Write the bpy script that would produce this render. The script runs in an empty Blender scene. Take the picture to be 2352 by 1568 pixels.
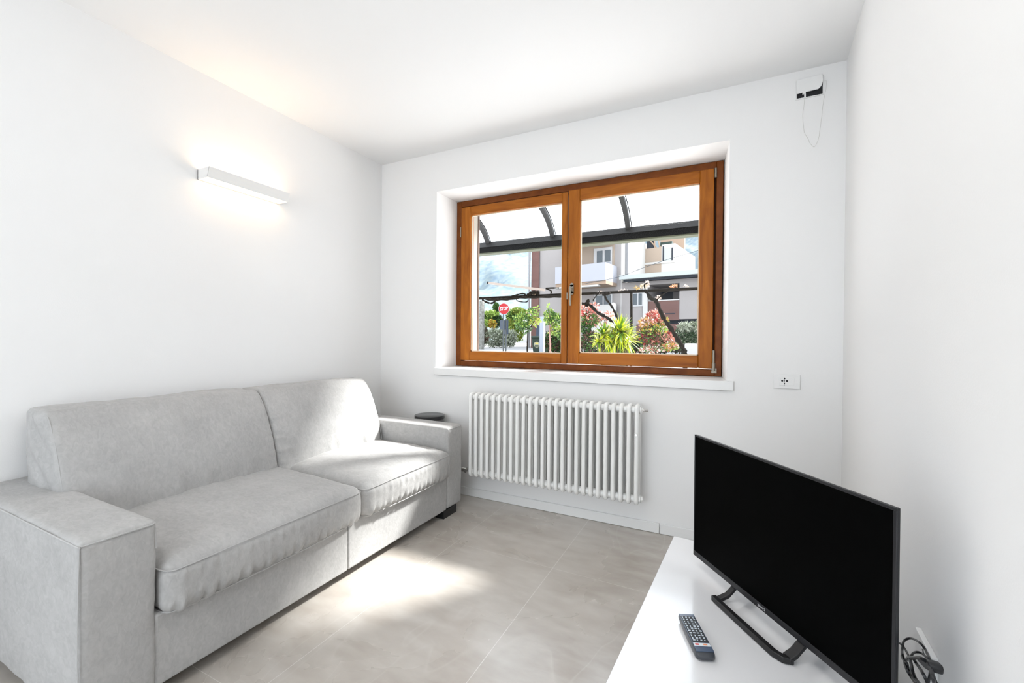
import bpy, bmesh, math, random
from mathutils import Vector, Matrix, noise as mn
PI = math.pi
sc = bpy.context.scene
col = sc.collection

# ------------------------------------------------------------------ camera
CAM = Vector((2.5822, -2.7382, 1.178))
YAW, PITCH, ROLL, FPX = 0.458799, -0.006504, 0.008366, 983.08
_cy, _sy = math.cos(YAW), math.sin(YAW)
FW = Vector((-_sy*math.cos(PITCH), _cy*math.cos(PITCH), math.sin(PITCH)))
_r = Vector((_cy, _sy, 0)); _u = _r.cross(FW)
RT = _r*math.cos(ROLL) + _u*math.sin(ROLL)
UP = -_r*math.sin(ROLL) + _u*math.cos(ROLL)
cd = bpy.data.cameras.new('camera'); cam = bpy.data.objects.new('camera', cd); col.objects.link(cam)
M3 = Matrix((RT, UP, -FW)).transposed()
cam.matrix_world = Matrix.Translation(CAM) @ M3.to_4x4()
cd.sensor_width = 36; cd.sensor_fit = 'HORIZONTAL'; cd.lens = FPX*36/2352
cd.clip_start = 0.02; cd.clip_end = 2000
sc.camera = cam

# ------------------------------------------------------------------ world, sun, lights, exposure
sc.view_settings.view_transform = 'Standard'; sc.view_settings.look = 'None'
sc.view_settings.gamma = 1; sc.view_settings.use_curve_mapping = False
sc.view_settings.exposure = 0.22
w = bpy.data.worlds.new('sky'); sc.world = w; w.use_nodes = True
bg = w.node_tree.nodes['Background']; bg.inputs[0].default_value = (0.85, 0.92, 1.0, 1); bg.inputs[1].default_value = 3.2
SUN = Vector((0.645, 0.952, 1.0)).normalized()
ld = bpy.data.lights.new('sun', 'SUN'); ld.energy = 18.0; ld.angle = math.radians(5.0); ld.color = (1, 0.98, 0.955)
lo = bpy.data.objects.new('sun', ld); col.objects.link(lo)
lo.rotation_euler = SUN.to_track_quat('Z', 'Y').to_euler()
def area(name, loc, target, sx, sy, power, color=(1, 1, 1)):
    a = bpy.data.lights.new(name, 'AREA'); a.shape = 'RECTANGLE'; a.size = sx; a.size_y = sy; a.energy = power; a.color = color
    o = bpy.data.objects.new(name, a); col.objects.link(o); o.location = loc
    o.rotation_euler = (Vector(loc)-Vector(target)).to_track_quat('Z', 'Y').to_euler()
    return o
area('fill_side', (0.03, -4.05, 1.25), (2.6, -3.3, 1.3), 1.0, 2.0, 2, (1.0, 0.99, 0.98))  # added fill by the solid left wall, brightens the right wall
area('fill_up_rear', (1.95, -3.5, 1.75), (1.95, -3.0, 2.62), 1.2, 0.5, 4.5, (1.0, 0.97, 0.93))  # added fill thrown up at the ceiling behind the camera, no lamp body
area('fill_overhead', (1.9, -2.0, 2.6), (1.9, -2.0, 0), 0.55, 0.55, 8, (1.0, 0.97, 0.93))  # added overhead fill out of view, lights the tops of the furniture


# ------------------------------------------------------------------ helpers
def ray(px, py):
    return FW + RT*((px-1176)/FPX) + UP*((784-py)/FPX)
def at(px, py, Y):                     # point on the plane y = Y
    d = ray(px, py); return CAM + d*((Y-CAM.y)/d.y)
def atf(px, py, f):                    # point at distance f along the view
    return CAM + ray(px, py)*f
def tag(o, label=None, cat=None, group=None, kind=None):
    if label: o['label'] = label
    if cat: o['category'] = cat
    if group: o['group'] = group
    if kind: o['kind'] = kind
    return o
def empty(name, loc=(0, 0, 0), rz=0):
    o = bpy.data.objects.new(name, None); col.objects.link(o); o.location = loc; o.rotation_euler = (0, 0, rz)
    o.empty_display_size = 0.05
    return o
def mesh_obj(name, verts, faces, mats, parent=None, smooth=False, matidx=None):
    me = bpy.data.meshes.new(name); me.from_pydata([tuple(v) for v in verts], [], faces)
    if not isinstance(mats, (list, tuple)): mats = [mats]
    for m in mats: me.materials.append(m)
    if matidx: me.polygons.foreach_set('material_index', matidx)
    if smooth: me.polygons.foreach_set('use_smooth', [True]*len(me.polygons))
    me.update()
    o = bpy.data.objects.new(name, me); col.objects.link(o)
    if parent: o.parent = parent
    return o
class MB:
    def __init__(s): s.v = []; s.f = []
    def add(s, v, f):
        n = len(s.v); s.v += [Vector(a) for a in v]; s.f += [tuple(i+n for i in q) for q in f]; return s
    def box(s, a, b):
        x0, y0, z0 = a; x1, y1, z1 = b
        return s.add([(x0,y0,z0),(x1,y0,z0),(x1,y1,z0),(x0,y1,z0),(x0,y0,z1),(x1,y0,z1),(x1,y1,z1),(x0,y1,z1)],
                     [(0,3,2,1),(4,5,6,7),(0,1,5,4),(1,2,6,5),(2,3,7,6),(3,0,4,7)])
    def hexa(s, p):                    # eight points: bottom ring then top ring
        return s.add(p, [(0,3,2,1),(4,5,6,7),(0,1,5,4),(1,2,6,5),(2,3,7,6),(3,0,4,7)])
    def prism(s, poly, z0, z1):
        n = len(poly)
        return s.add([(x, y, z0) for x, y in poly]+[(x, y, z1) for x, y in poly],
                     [tuple(range(n-1, -1, -1)), tuple(range(n, 2*n))]+[(i, (i+1) % n, n+(i+1) % n, n+i) for i in range(n)])
    def tube(s, pts, r, n=10, caps=True):
        pts = [Vector(p) for p in pts]; m = len(pts)
        rs = r if isinstance(r, (list, tuple)) else [r]*m
        t0 = (pts[1]-pts[0]).normalized(); a = t0.orthogonal().normalized()
        vs = []
        for i, p in enumerate(pts):
            t = (pts[min(i+1, m-1)]-pts[max(i-1, 0)])
            t = t.normalized() if t.length > 1e-9 else t0
            a = (a - t*a.dot(t)); a = a.normalized() if a.length > 1e-6 else t.orthogonal().normalized()
            b = t.cross(a)
            for k in range(n):
                an = 2*PI*k/n; vs.append(p + (a*math.cos(an)+b*math.sin(an))*rs[i])
        fs = [(i*n+k, i*n+(k+1) % n, (i+1)*n+(k+1) % n, (i+1)*n+k) for i in range(m-1) for k in range(n)]
        if caps: fs += [tuple(range(n-1, -1, -1)), tuple(range((m-1)*n, m*n))]
        return s.add(vs, fs)
    def lathe(s, prof, c, n=32, axis='z'):
        vs = []
        for r, h in prof:
            for k in range(n):
                a = 2*PI*k/n
                x, y, z = r*math.cos(a), r*math.sin(a), h
                if axis == 'y': x, y, z = x, z, y
                if axis == 'x': x, y, z = z, x, y
                vs.append((c[0]+x, c[1]+y, c[2]+z))
        m = len(prof)
        fs = [(i*n+k, i*n+(k+1) % n, (i+1)*n+(k+1) % n, (i+1)*n+k) for i in range(m-1) for k in range(n)]
        fs += [tuple(range(n-1, -1, -1)), tuple(range((m-1)*n, m*n))]
        return s.add(vs, fs)
    def build(s, name, mat, parent=None, smooth=False, bevel=0, seg=2):
        o = mesh_obj(name, s.v, s.f, mat, parent)
        bm = bmesh.new(); bm.from_mesh(o.data); bmesh.ops.recalc_face_normals(bm, faces=bm.faces); bm.to_mesh(o.data); bm.free()
        if smooth: smooth_by_angle(o)
        if bevel:
            b = o.modifiers.new('edge', 'BEVEL'); b.width = bevel; b.segments = seg; b.limit_method = 'ANGLE'
            smooth_by_angle(o, 50)
        return o
def smooth_by_angle(o, deg=40):
    me = o.data; bm = bmesh.new(); bm.from_mesh(me)
    for f in bm.faces: f.smooth = True
    for e in bm.edges:
        if len(e.link_faces) == 2: e.smooth = e.calc_face_angle(0) < math.radians(deg)
    bm.to_mesh(me); bm.free()
def catmull(P, n=6):
    P = [Vector(p) for p in P]; out = []
    for i in range(len(P)-1):
        p0, p1, p2, p3 = P[max(i-1, 0)], P[i], P[i+1], P[min(i+2, len(P)-1)]
        for k in range(n):
            t = k/n
            out.append(0.5*((2*p1)+(p2-p0)*t+(2*p0-5*p1+4*p2-p3)*t*t+(3*p1-p0-3*p2+p3)*t**3))
    out.append(P[-1]); return out

# ------------------------------------------------------------------ materials
def srgb(r, g, b):
    return tuple(((c/255+0.055)/1.055)**2.4 if c/255 > 0.04045 else c/255/12.92 for c in (r, g, b))
ALB = 1.0
def mat(name, base, rough=0.6, spec=0.5, metal=0, var=None, vscale=8, bump=0, bscale=60, emit=None, estr=0, coat=0, sheen=0, detail=4, coords='Object', stretch=None, bdist=0.02):
    m = bpy.data.materials.new(name); m.use_nodes = True; nt = m.node_tree; N = nt.nodes; L = nt.links
    p = N['Principled BSDF']; base = tuple(c*ALB for c in base); var = tuple(c*ALB for c in var) if var else None
    p.inputs['Base Color'].default_value = (*base, 1); p.inputs['Roughness'].default_value = rough
    p.inputs['Specular IOR Level'].default_value = spec; p.inputs['Metallic'].default_value = metal
    if coat: p.inputs['Coat Weight'].default_value = coat; p.inputs['Coat Roughness'].default_value = 0.04
    if sheen: p.inputs['Sheen Weight'].default_value = sheen; p.inputs['Sheen Roughness'].default_value = 0.4
    if emit: p.inputs['Emission Color'].default_value = (*emit, 1); p.inputs['Emission Strength'].default_value = estr
    if var or bump:
        tc = N.new('ShaderNodeTexCoord'); src = tc.outputs[coords]
        if stretch:
            mp = N.new('ShaderNodeMapping'); mp.inputs['Scale'].default_value = stretch; L.new(src, mp.inputs[0]); src = mp.outputs[0]
    if var:
        nz = N.new('ShaderNodeTexNoise'); nz.inputs['Scale'].default_value = vscale; nz.inputs['Detail'].default_value = detail; L.new(src, nz.inputs[0])
        cr = N.new('ShaderNodeValToRGB'); cr.color_ramp.elements[0].position = 0.3; cr.color_ramp.elements[1].position = 0.7
        cr.color_ramp.elements[0].color = (*base, 1); cr.color_ramp.elements[1].color = (*var, 1)
        L.new(nz.outputs['Fac'], cr.inputs[0]); L.new(cr.outputs[0], p.inputs['Base Color'])
    if bump:
        nb = N.new('ShaderNodeTexNoise'); nb.inputs['Scale'].default_value = bscale; nb.inputs['Detail'].default_value = 6; L.new(src, nb.inputs[0])
        bp = N.new('ShaderNodeBump'); bp.inputs['Strength'].default_value = bump; bp.inputs['Distance'].default_value = bdist
        L.new(nb.outputs['Fac'], bp.inputs['Height']); L.new(bp.outputs[0], p.inputs['Normal'])
    return m
def glassy(name, tint=(1, 1, 1), transl=0.0, gloss=0.06):
    m = bpy.data.materials.new(name); m.use_nodes = True; nt = m.node_tree; N = nt.nodes; L = nt.links
    for n in list(N): N.remove(n)
    out = N.new('ShaderNodeOutputMaterial'); tr = N.new('ShaderNodeBsdfTransparent'); tr.inputs[0].default_value = (*tint, 1)
    gl = N.new('ShaderNodeBsdfGlossy'); gl.inputs['Roughness'].default_value = 0.01
    mx = N.new('ShaderNodeMixShader'); fr = N.new('ShaderNodeFresnel'); fr.inputs[0].default_value = 1.16
    L.new(fr.outputs[0], mx.inputs[0]); L.new(tr.outputs[0], mx.inputs[1]); L.new(gl.outputs[0], mx.inputs[2])
    last = mx
    if transl:
        tl = N.new('ShaderNodeBsdfTranslucent'); tl.inputs[0].default_value = (0.80, 0.84, 0.88, 1)
        m2 = N.new('ShaderNodeMixShader'); m2.inputs[0].default_value = transl
        L.new(mx.outputs[0], m2.inputs[1]); L.new(tl.outputs[0], m2.inputs[2]); last = m2
    L.new(last.outputs[0], out.inputs[0])
    return m

wall_m = mat('wall_plaster', (0.86, 0.855, 0.845), 0.9, 0.2, bump=0.12, bscale=220, bdist=0.002)
ceil_m = mat('ceiling_paint', (0.87, 0.87, 0.865), 0.95, 0.1)
white_gloss = mat('white_lacquer', (0.79, 0.79, 0.80), 0.22, 0.6, coat=0.55); white_gloss.node_tree.nodes['Principled BSDF'].inputs['Coat Roughness'].default_value = 0.09
white_paint = mat('white_paint', (0.84, 0.84, 0.83), 0.35, 0.4)
white_plastic = mat('white_plastic', (0.84, 0.84, 0.83), 0.3, 0.5)
sill_m = mat('sill_stone', (0.84, 0.84, 0.83), 0.3, 0.5)
radi_m = mat('radiator_enamel', (0.87, 0.87, 0.85), 0.22, 0.5)
black_m = mat('black_plastic', (0.012, 0.012, 0.013), 0.32, 0.4)
dark_m = mat('dark_void', (0.02, 0.02, 0.022), 0.7, 0.2)
screen_m = mat('tv_screen', (0.0012, 0.0012, 0.0012), 0.5, 0.02)
bezel_m = mat('tv_bezel', (0.016, 0.016, 0.018), 0.35, 0.35)
chrome_m = mat('chrome', (0.65, 0.64, 0.62), 0.18, 0.5, metal=1)
steel_m = mat('hinge_metal', (0.30, 0.27, 0.22), 0.4, 0.4, metal=0.7)
rubber_m = mat('cable_rubber', (0.015, 0.016, 0.018), 0.4, 0.4)
def suede():
    m = bpy.data.materials.new('suede'); m.use_nodes = True; nt = m.node_tree; N = nt.nodes; L = nt.links; p = N['Principled BSDF']
    tc = N.new('ShaderNodeTexCoord')
    def nz(scale, det, dist, stretch=None):
        n = N.new('ShaderNodeTexNoise'); n.inputs['Scale'].default_value = scale; n.inputs['Detail'].default_value = det; n.inputs['Distortion'].default_value = dist
        if stretch:
            mp = N.new('ShaderNodeMapping'); mp.inputs['Scale'].default_value = stretch; mp.inputs['Rotation'].default_value = (0.5, 0.3, 0.6); L.new(tc.outputs['Object'], mp.inputs[0]); L.new(mp.outputs[0], n.inputs[0])
        else: L.new(tc.outputs['Object'], n.inputs[0])
        return n.outputs['Fac']
    a, b = nz(5.5, 8, 0.6), nz(38, 6, 1.0, (1, 1.9, 1.2))
    ad = N.new('ShaderNodeMath'); ad.operation = 'MULTIPLY_ADD'; ad.inputs[1].default_value = 0.55; L.new(b, ad.inputs[0])
    m2 = N.new('ShaderNodeMath'); m2.operation = 'MULTIPLY'; m2.inputs[1].default_value = 0.45; L.new(a, m2.inputs[0]); L.new(m2.outputs[0], ad.inputs[2])
    cr = N.new('ShaderNodeValToRGB'); e = cr.color_ramp.elements; e[0].position = 0.34; e[0].color = (0.375, 0.369, 0.36, 1); e[1].position = 0.66; e[1].color = (0.475, 0.468, 0.458, 1)
    L.new(ad.outputs[0], cr.inputs[0]); L.new(cr.outputs[0], p.inputs['Base Color'])
    p.inputs['Roughness'].default_value = 0.85; p.inputs['Specular IOR Level'].default_value = 0.12; p.inputs['Sheen Weight'].default_value = 0.15; p.inputs['Sheen Roughness'].default_value = 0.4
    bp = N.new('ShaderNodeBump'); bp.inputs['Strength'].default_value = 0.3; bp.inputs['Distance'].default_value = 0.006; L.new(ad.outputs[0], bp.inputs['Height']); L.new(bp.outputs[0], p.inputs['Normal'])
    return m
fab = suede()
pipe_m = mat('suede_piping', (0.43, 0.425, 0.418), 0.8, 0.2, sheen=0.3)
lampw_m = mat('lamp_white', (0.80, 0.79, 0.77), 0.5, 0.3)
led_m = mat('lamp_glow', (1, 0.9, 0.75), 0.5, 0.2, emit=(1.0, 0.70, 0.42), estr=4.0)

def wood_mat(name, axis):
    m = bpy.data.materials.new(name); m.use_nodes = True; nt = m.node_tree; N = nt.nodes; L = nt.links; p = N['Principled BSDF']
    tc = N.new('ShaderNodeTexCoord'); mp = N.new('ShaderNodeMapping')
    s = {'x': (1.2, 9, 9), 'z': (9, 9, 1.2)}[axis]; mp.inputs['Scale'].default_value = s
    nz = N.new('ShaderNodeTexNoise'); nz.inputs['Scale'].default_value = 2.2; nz.inputs['Detail'].default_value = 8; nz.inputs['Distortion'].default_value = 1.0
    cr = N.new('ShaderNodeValToRGB'); e = cr.color_ramp.elements
    e[0].position = 0.28; e[0].color = (0.22, 0.058, 0.005, 1); e[1].position = 0.72; e[1].color = (0.43, 0.14, 0.012, 1)
    L.new(tc.outputs['Object'], mp.inputs[0]); L.new(mp.outputs[0], nz.inputs[0]); L.new(nz.outputs['Fac'], cr.inputs[0]); L.new(cr.outputs[0], p.inputs['Base Color'])
    p.inputs['Roughness'].default_value = 0.42; p.inputs['Specular IOR Level'].default_value = 0.2
    return m
woodx = wood_mat('window_wood_rail', 'x'); woodz = wood_mat('window_wood_stile', 'z')
wood_dark = mat('window_frame_wood', (0.14, 0.036, 0.006), 0.45, 0.2, var=(0.21, 0.06, 0.010), vscale=14, stretch=(1, 1, 1))

def floor_mat():
    m = bpy.data.materials.new('porcelain_tile'); m.use_nodes = True; nt = m.node_tree; N = nt.nodes; L = nt.links; p = N['Principled BSDF']
    tc = N.new('ShaderNodeTexCoord')
    n1 = N.new('ShaderNodeTexNoise'); n1.inputs['Scale'].default_value = 1.7; n1.inputs['Detail'].default_value = 5; n1.inputs['Distortion'].default_value = 0.5
    mp1 = N.new('ShaderNodeMapping'); mp1.inputs['Location'].default_value = (0.13, 0.21, 0.37); L.new(tc.outputs['Object'], mp1.inputs[0]); L.new(mp1.outputs[0], n1.inputs[0])
    mp3 = N.new('ShaderNodeMapping'); mp3.inputs['Rotation'].default_value = (0, 0, 0.6); mp3.inputs['Scale'].default_value = (1.0, 2.6, 1); mp3.inputs['Location'].default_value = (0.3, 0.7, 0.43)
    n3 = N.new('ShaderNodeTexNoise'); n3.inputs['Scale'].default_value = 5.0; n3.inputs['Detail'].default_value = 8; n3.inputs['Distortion'].default_value = 0.25
    L.new(tc.outputs['Object'], mp3.inputs[0]); L.new(mp3.outputs[0], n3.inputs[0])
    av = N.new('ShaderNodeMath'); av.operation = 'ADD'; L.new(n1.outputs['Fac'], av.inputs[0]); L.new(n3.outputs['Fac'], av.inputs[1])
    hf = N.new('ShaderNodeMath'); hf.operation = 'MULTIPLY'; hf.inputs[1].default_value = 0.5; L.new(av.outputs[0], hf.inputs[0])
    c1 = N.new('ShaderNodeValToRGB'); e = c1.color_ramp.elements
    e[0].position = 0.34; e[0].color = (0.385, 0.34, 0.295, 1); e[1].position = 0.66; e[1].color = (0.56, 0.525, 0.48, 1)
    L.new(hf.outputs[0], c1.inputs[0])
    # pale veins
    n2 = N.new('ShaderNodeTexNoise'); n2.inputs['Scale'].default_value = 0.9; n2.inputs['Detail'].default_value = 2.5; n2.inputs['Distortion'].default_value = 0.3
    mp = N.new('ShaderNodeMapping'); mp.inputs['Rotation'].default_value = (0, 0, 0.5); mp.inputs['Scale'].default_value = (2.4, 0.9, 1); mp.inputs['Location'].default_value = (3.2, 1.1, 0.57)
    L.new(tc.outputs['Object'], mp.inputs[0]); L.new(mp.outputs[0], n2.inputs[0])
    c2 = N.new('ShaderNodeValToRGB'); r = c2.color_ramp
    r.elements[0].position = 0.490; r.elements[0].color = (0, 0, 0, 1); r.elements[1].position = 0.506; r.elements[1].color = (0, 0, 0, 1)
    k = r.elements.new(0.5); k.color = (0.16, 0.16, 0.16, 1)
    L.new(n2.outputs['Fac'], c2.inputs[0])
    mx = N.new('ShaderNodeMix'); mx.data_type = 'RGBA'; mx.inputs[7].default_value = (0.66, 0.63, 0.59, 1)
    L.new(c2.outputs[0], mx.inputs[0]); L.new(c1.outputs[0], mx.inputs[6])
    # joints
    sep = N.new('ShaderNodeSeparateXYZ'); L.new(tc.outputs['Object'], sep.inputs[0])
    def joint(out, off, pitch, wdt):
        a = N.new('ShaderNodeMath'); a.operation = 'ADD'; a.inputs[1].default_value = -off+100*pitch+wdt/2; L.new(out, a.inputs[0])
        b = N.new('ShaderNodeMath'); b.operation = 'MODULO'; b.inputs[1].default_value = pitch; L.new(a.outputs[0], b.inputs[0])
        c = N.new('ShaderNodeMath'); c.operation = 'LESS_THAN'; c.inputs[1].default_value = wdt; L.new(b.outputs[0], c.inputs[0]); return c.outputs[0]
    j = N.new('ShaderNodeMath'); j.operation = 'MAXIMUM'
    L.new(joint(sep.outputs[0], 0.0065, 0.6, 0.0026), j.inputs[0]); L.new(joint(sep.outputs[1], -0.675, 1.2, 0.002), j.inputs[1])
    m2 = N.new('ShaderNodeMix'); m2.data_type = 'RGBA'; m2.inputs[7].default_value = (0.66, 0.63, 0.59, 1)
    L.new(j.outputs[0], m2.inputs[0]); L.new(mx.outputs[2], m2.inputs[6]); L.new(m2.outputs[2], p.inputs['Base Color'])
    rr = N.new('ShaderNodeMapRange'); rr.inputs[3].default_value = 0.20; rr.inputs[4].default_value = 0.34
    L.new(n1.outputs['Fac'], rr.inputs[0]); L.new(rr.outputs[0], p.inputs['Roughness'])
    p.inputs['Specular IOR Level'].default_value = 0.95
    bp = N.new('ShaderNodeBump'); bp.inputs['Strength'].default_value = 0.05; bp.inputs['Distance'].default_value = 0.004
    L.new(n1.outputs['Fac'], bp.inputs['Height']); L.new(bp.outputs[0], p.inputs['Normal'])
    return m
floor_m = floor_mat()

# ------------------------------------------------------------------ room shell
H = 2.623; W = 3.137; A = math.radians(4.2); SA, CA = math.sin(A), math.cos(A); YB = -4.7
def wr(t, off=0, z=0):                # a point on the right wall, t metres from the corner, off metres into the room
    return Vector((W-SA*t-CA*off, -CA*t+SA*off, z))
def struct(o): o['kind'] = 'structure'; return o
struct(MB().box((-0.3, YB-0.2, -0.12), (3.6, 0.55, 0)).build('floor', floor_m))
struct(MB().box((-0.3, YB-0.2, H), (3.6, 0.55, H+0.06)).build('ceiling', ceil_m))
struct(MB().box((-0.25, YB, 0), (0, 0.34, H)).build('wall_left', wall_m))
e = wr(4.9); struct(MB().prism([(W, 0), (W+0.3, 0.0), (e.x+0.3, e.y), (e.x, e.y)], 0, H).build('wall_right', wall_m))
# rear wall with a door opening for daylight
mb = MB(); mb.box((0, YB-0.15, 0), (0.3, YB, H)); mb.box((2.7, YB-0.15, 0), (3.2, YB, H)); mb.box((0.3, YB-0.15, 2.4), (2.7, YB, H))
struct(mb.build('wall_rear', wall_m))
# window wall: plaster reveal to the frame, then the outer leaf
OX0, OX1, OZ0, OZ1 = 0.565, 2.603, 0.945, 2.320
mb = MB()
mb.box((0, 0, 0), (OX0, 0.34, H)); mb.prism([(OX1, 0), (W+0.3, 0), (W+0.3, 0.34), (2.573, 0.34)], 0, H)
mb.prism([(OX0, 0), (OX1, 0), (2.573, 0.34), (OX0, 0.34)], 0, OZ0-0.055)
mb.prism([(OX0, 0), (OX1, 0), (2.573, 0.34), (OX0, 0.34)], OZ1, H)
struct(mb.build('wall_window', wall_m))
cream_m = mat('outer_plaster', (0.36, 0.33, 0.285), 0.9, 0.2)
brown_m = mat('outer_trim_brown', (0.10, 0.06, 0.04), 0.6, 0.3)
mb = MB()
mb.box((-0.3, 0.345, -0.1), (0.615, 0.54, 3.2)); mb.box((2.54, 0.345, -0.1), (4.5, 0.54, 3.2))
mb.box((0.615, 0.345, -0.1), (2.54, 0.54, 0.95)); mb.box((0.615, 0.345, 2.33), (2.54, 0.54, 3.2))
struct(mb.build('wall_outer', cream_m))
struct(MB().box((0.585, 0.54, 0.95), (0.62, 0.565, 2.45)).build('trim_3', brown_m))
# sill board, baseboards
struct(MB().prism([(0.562, -0.022), (2.636, -0.022), (2.636, 0.0), (2.603, 0.0), (2.575, 0.33), (0.562, 0.33)], 0.893, 0.947).build('trim_1', sill_m, bevel=0.003))
mb = MB(); mb.box((0.01, -0.014, 0.001), (2.244, 0, 0.062)); mb.box((2.247, -0.014, 0.001), (W-0.02, 0, 0.062))
struct(mb.build('baseboard_window', white_paint, bevel=0.003))
struct(MB().box((0, YB, 0.001), (0.014, -0.015, 0.062)).build('baseboard_left', white_paint, bevel=0.003))
a, b, c, d = wr(0.02, 0), wr(4.8, 0), wr(4.8, 0.014), wr(0.02, 0.014)
struct(MB().prism([a[:2], b[:2], c[:2], d[:2]], 0.001, 0.062).build('baseboard_right', white_paint, bevel=0.003))

# ------------------------------------------------------------------ window
win = empty('window_1', (1.57, 0.28, 0.95)); win['kind'] = 'structure'
def wpart(mb, name, m, parent=None, **k):
    o = mb.build(name, m, parent or win, **k)
    return o
inv = Matrix.Translation((-1.57, -0.28, -0.95))
class WB(MB):                          # world coordinates turned to the window's own
    def build(s, name, m, parent=None, **k):
        s.v = [inv @ v for v in s.v]; return MB.build(s, name, m, parent or win, **k)
yf = 0.28
FX0, FX1, FZ0, FZ1 = 0.566, 2.572, 0.949, 2.318
mb = WB(); t = 0.05
mb.box((FX0, yf, FZ0), (FX0+t, 0.345, FZ1)); mb.box((FX1-0.04, yf, FZ0), (FX1, 0.345, FZ1))
mb.box((FX0+t, yf, FZ1-0.048), (FX1-0.04, 0.345, FZ1)); mb.box((FX0+t, yf, FZ0), (FX1-0.04, 0.345, FZ0+0.042))
wpart(mb, 'window_frame', wood_dark, bevel=0.004)
mb = WB(); mb.box((FX0+0.04, yf+0.03, FZ0+0.03), (FX0+0.056, 0.335, FZ1-0.04)); mb.box((FX1-0.055, yf+0.03, FZ0+0.03), (FX1-0.035, 0.335, FZ1-0.04))
wpart(mb, 'gap_shade_strip', mat('shadow_gap_brown', (0.07, 0.022, 0.006), 0.6, 0.2))  # dark strips painted in for the shade in the gaps beside the sashes
glass_m = glassy('window_glass')
bead_m = mat('glazing_bead', (0.75, 0.62, 0.45), 0.5, 0.4)
def sash(x0, x1, z0, z1, gx0, gx1, gz0, gz1, y0):
    y1 = y0+0.055
    mb = WB(); mb.box((x0, y0, z0), (gx0, y1, z1)); mb.box((gx1, y0, z0), (x1, y1, z1))
    s = wpart(mb, 'sash', woodz, bevel=0.006)
    mb = WB(); mb.box((gx0-0.001, y0+0.0005, z0), (gx1+0.001, y1, gz0)); mb.box((gx0-0.001, y0+0.0005, gz1), (gx1+0.001, y1, z1)); mb.build('rail', woodx, s, bevel=0.005)
    mb = WB(); b = 0.007
    mb.box((gx0, y0+0.02, gz0), (gx0+b, y0+0.03, gz1)); mb.box((gx1-b, y0+0.02, gz0), (gx1, y0+0.03, gz1))
    mb.box((gx0, y0+0.02, gz0), (gx1, y0+0.03, gz0+b)); mb.box((gx0, y0+0.02, gz1-b), (gx1, y0+0.03, gz1)); mb.build('bead', bead_m, s)
    MB.build(WB().add([inv@Vector((gx0, y0+0.027, gz0)), inv@Vector((gx1, y0+0.027, gz0)), inv@Vector((gx1, y0+0.027, gz1)), inv@Vector((gx0, y0+0.027, gz1))], [(0, 1, 2, 3)]), 'pane', glass_m, s)
    return s
s1 = sash(0.616, 1.546, 0.996, 2.263, 0.708, 1.500, 1.070, 2.190, 0.268)
s2 = sash(1.552, 2.520, 0.998, 2.270, 1.640, 2.436, 1.078, 2.190, 0.264)
# handle on the right sash
hd = WB(); hx, hz = 1.586, 1.545
hd.lathe([(0.014, 0.0), (0.014, -0.01)], (hx, 0.264, hz+0.03), 16, 'y'); hd.lathe([(0.014, 0.0), (0.014, -0.01)], (hx, 0.264, hz-0.03), 16, 'y')
hd.box((hx-0.014, 0.254, hz-0.03), (hx+0.014, 0.264, hz+0.03)); hd.tube([(hx, 0.256, hz), (hx, 0.215, hz)], 0.009, 12)
hd.tube([(hx, 0.217, hz+0.012), (hx, 0.215, hz-0.04), (hx, 0.219, hz-0.125)], [0.008, 0.0075, 0.0065], 12)
hd.build('handle', steel_m, win, smooth=True)
hg = WB(); hg.tube([(2.527, 0.268, 1.03), (2.527, 0.268, 1.115)], 0.0075, 10); hg.box((2.515, 0.266, 0.97), (2.545, 0.279, 1.0)); hg.tube([(2.527, 0.268, 0.985), (2.527, 0.268, 1.035)], 0.011, 10)
hg.build('hinge', steel_m, win, smooth=True)
hg = WB(); hg.tube([(2.528, 0.268, 2.21), (2.528, 0.268, 2.27)], 0.007, 10); hg.build('hinge', steel_m, win, smooth=True)
hg = WB(); hg.tube([(0.613, 0.268, 2.02), (0.613, 0.268, 2.10)], 0.005, 10); hg.build('hinge', steel_m, win, smooth=True)
hg = WB(); hg.tube([(1.549, 0.262, 1.47), (1.549, 0.262, 1.52)], 0.006, 10); hg.build('catch', steel_m, win, smooth=True)

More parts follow.
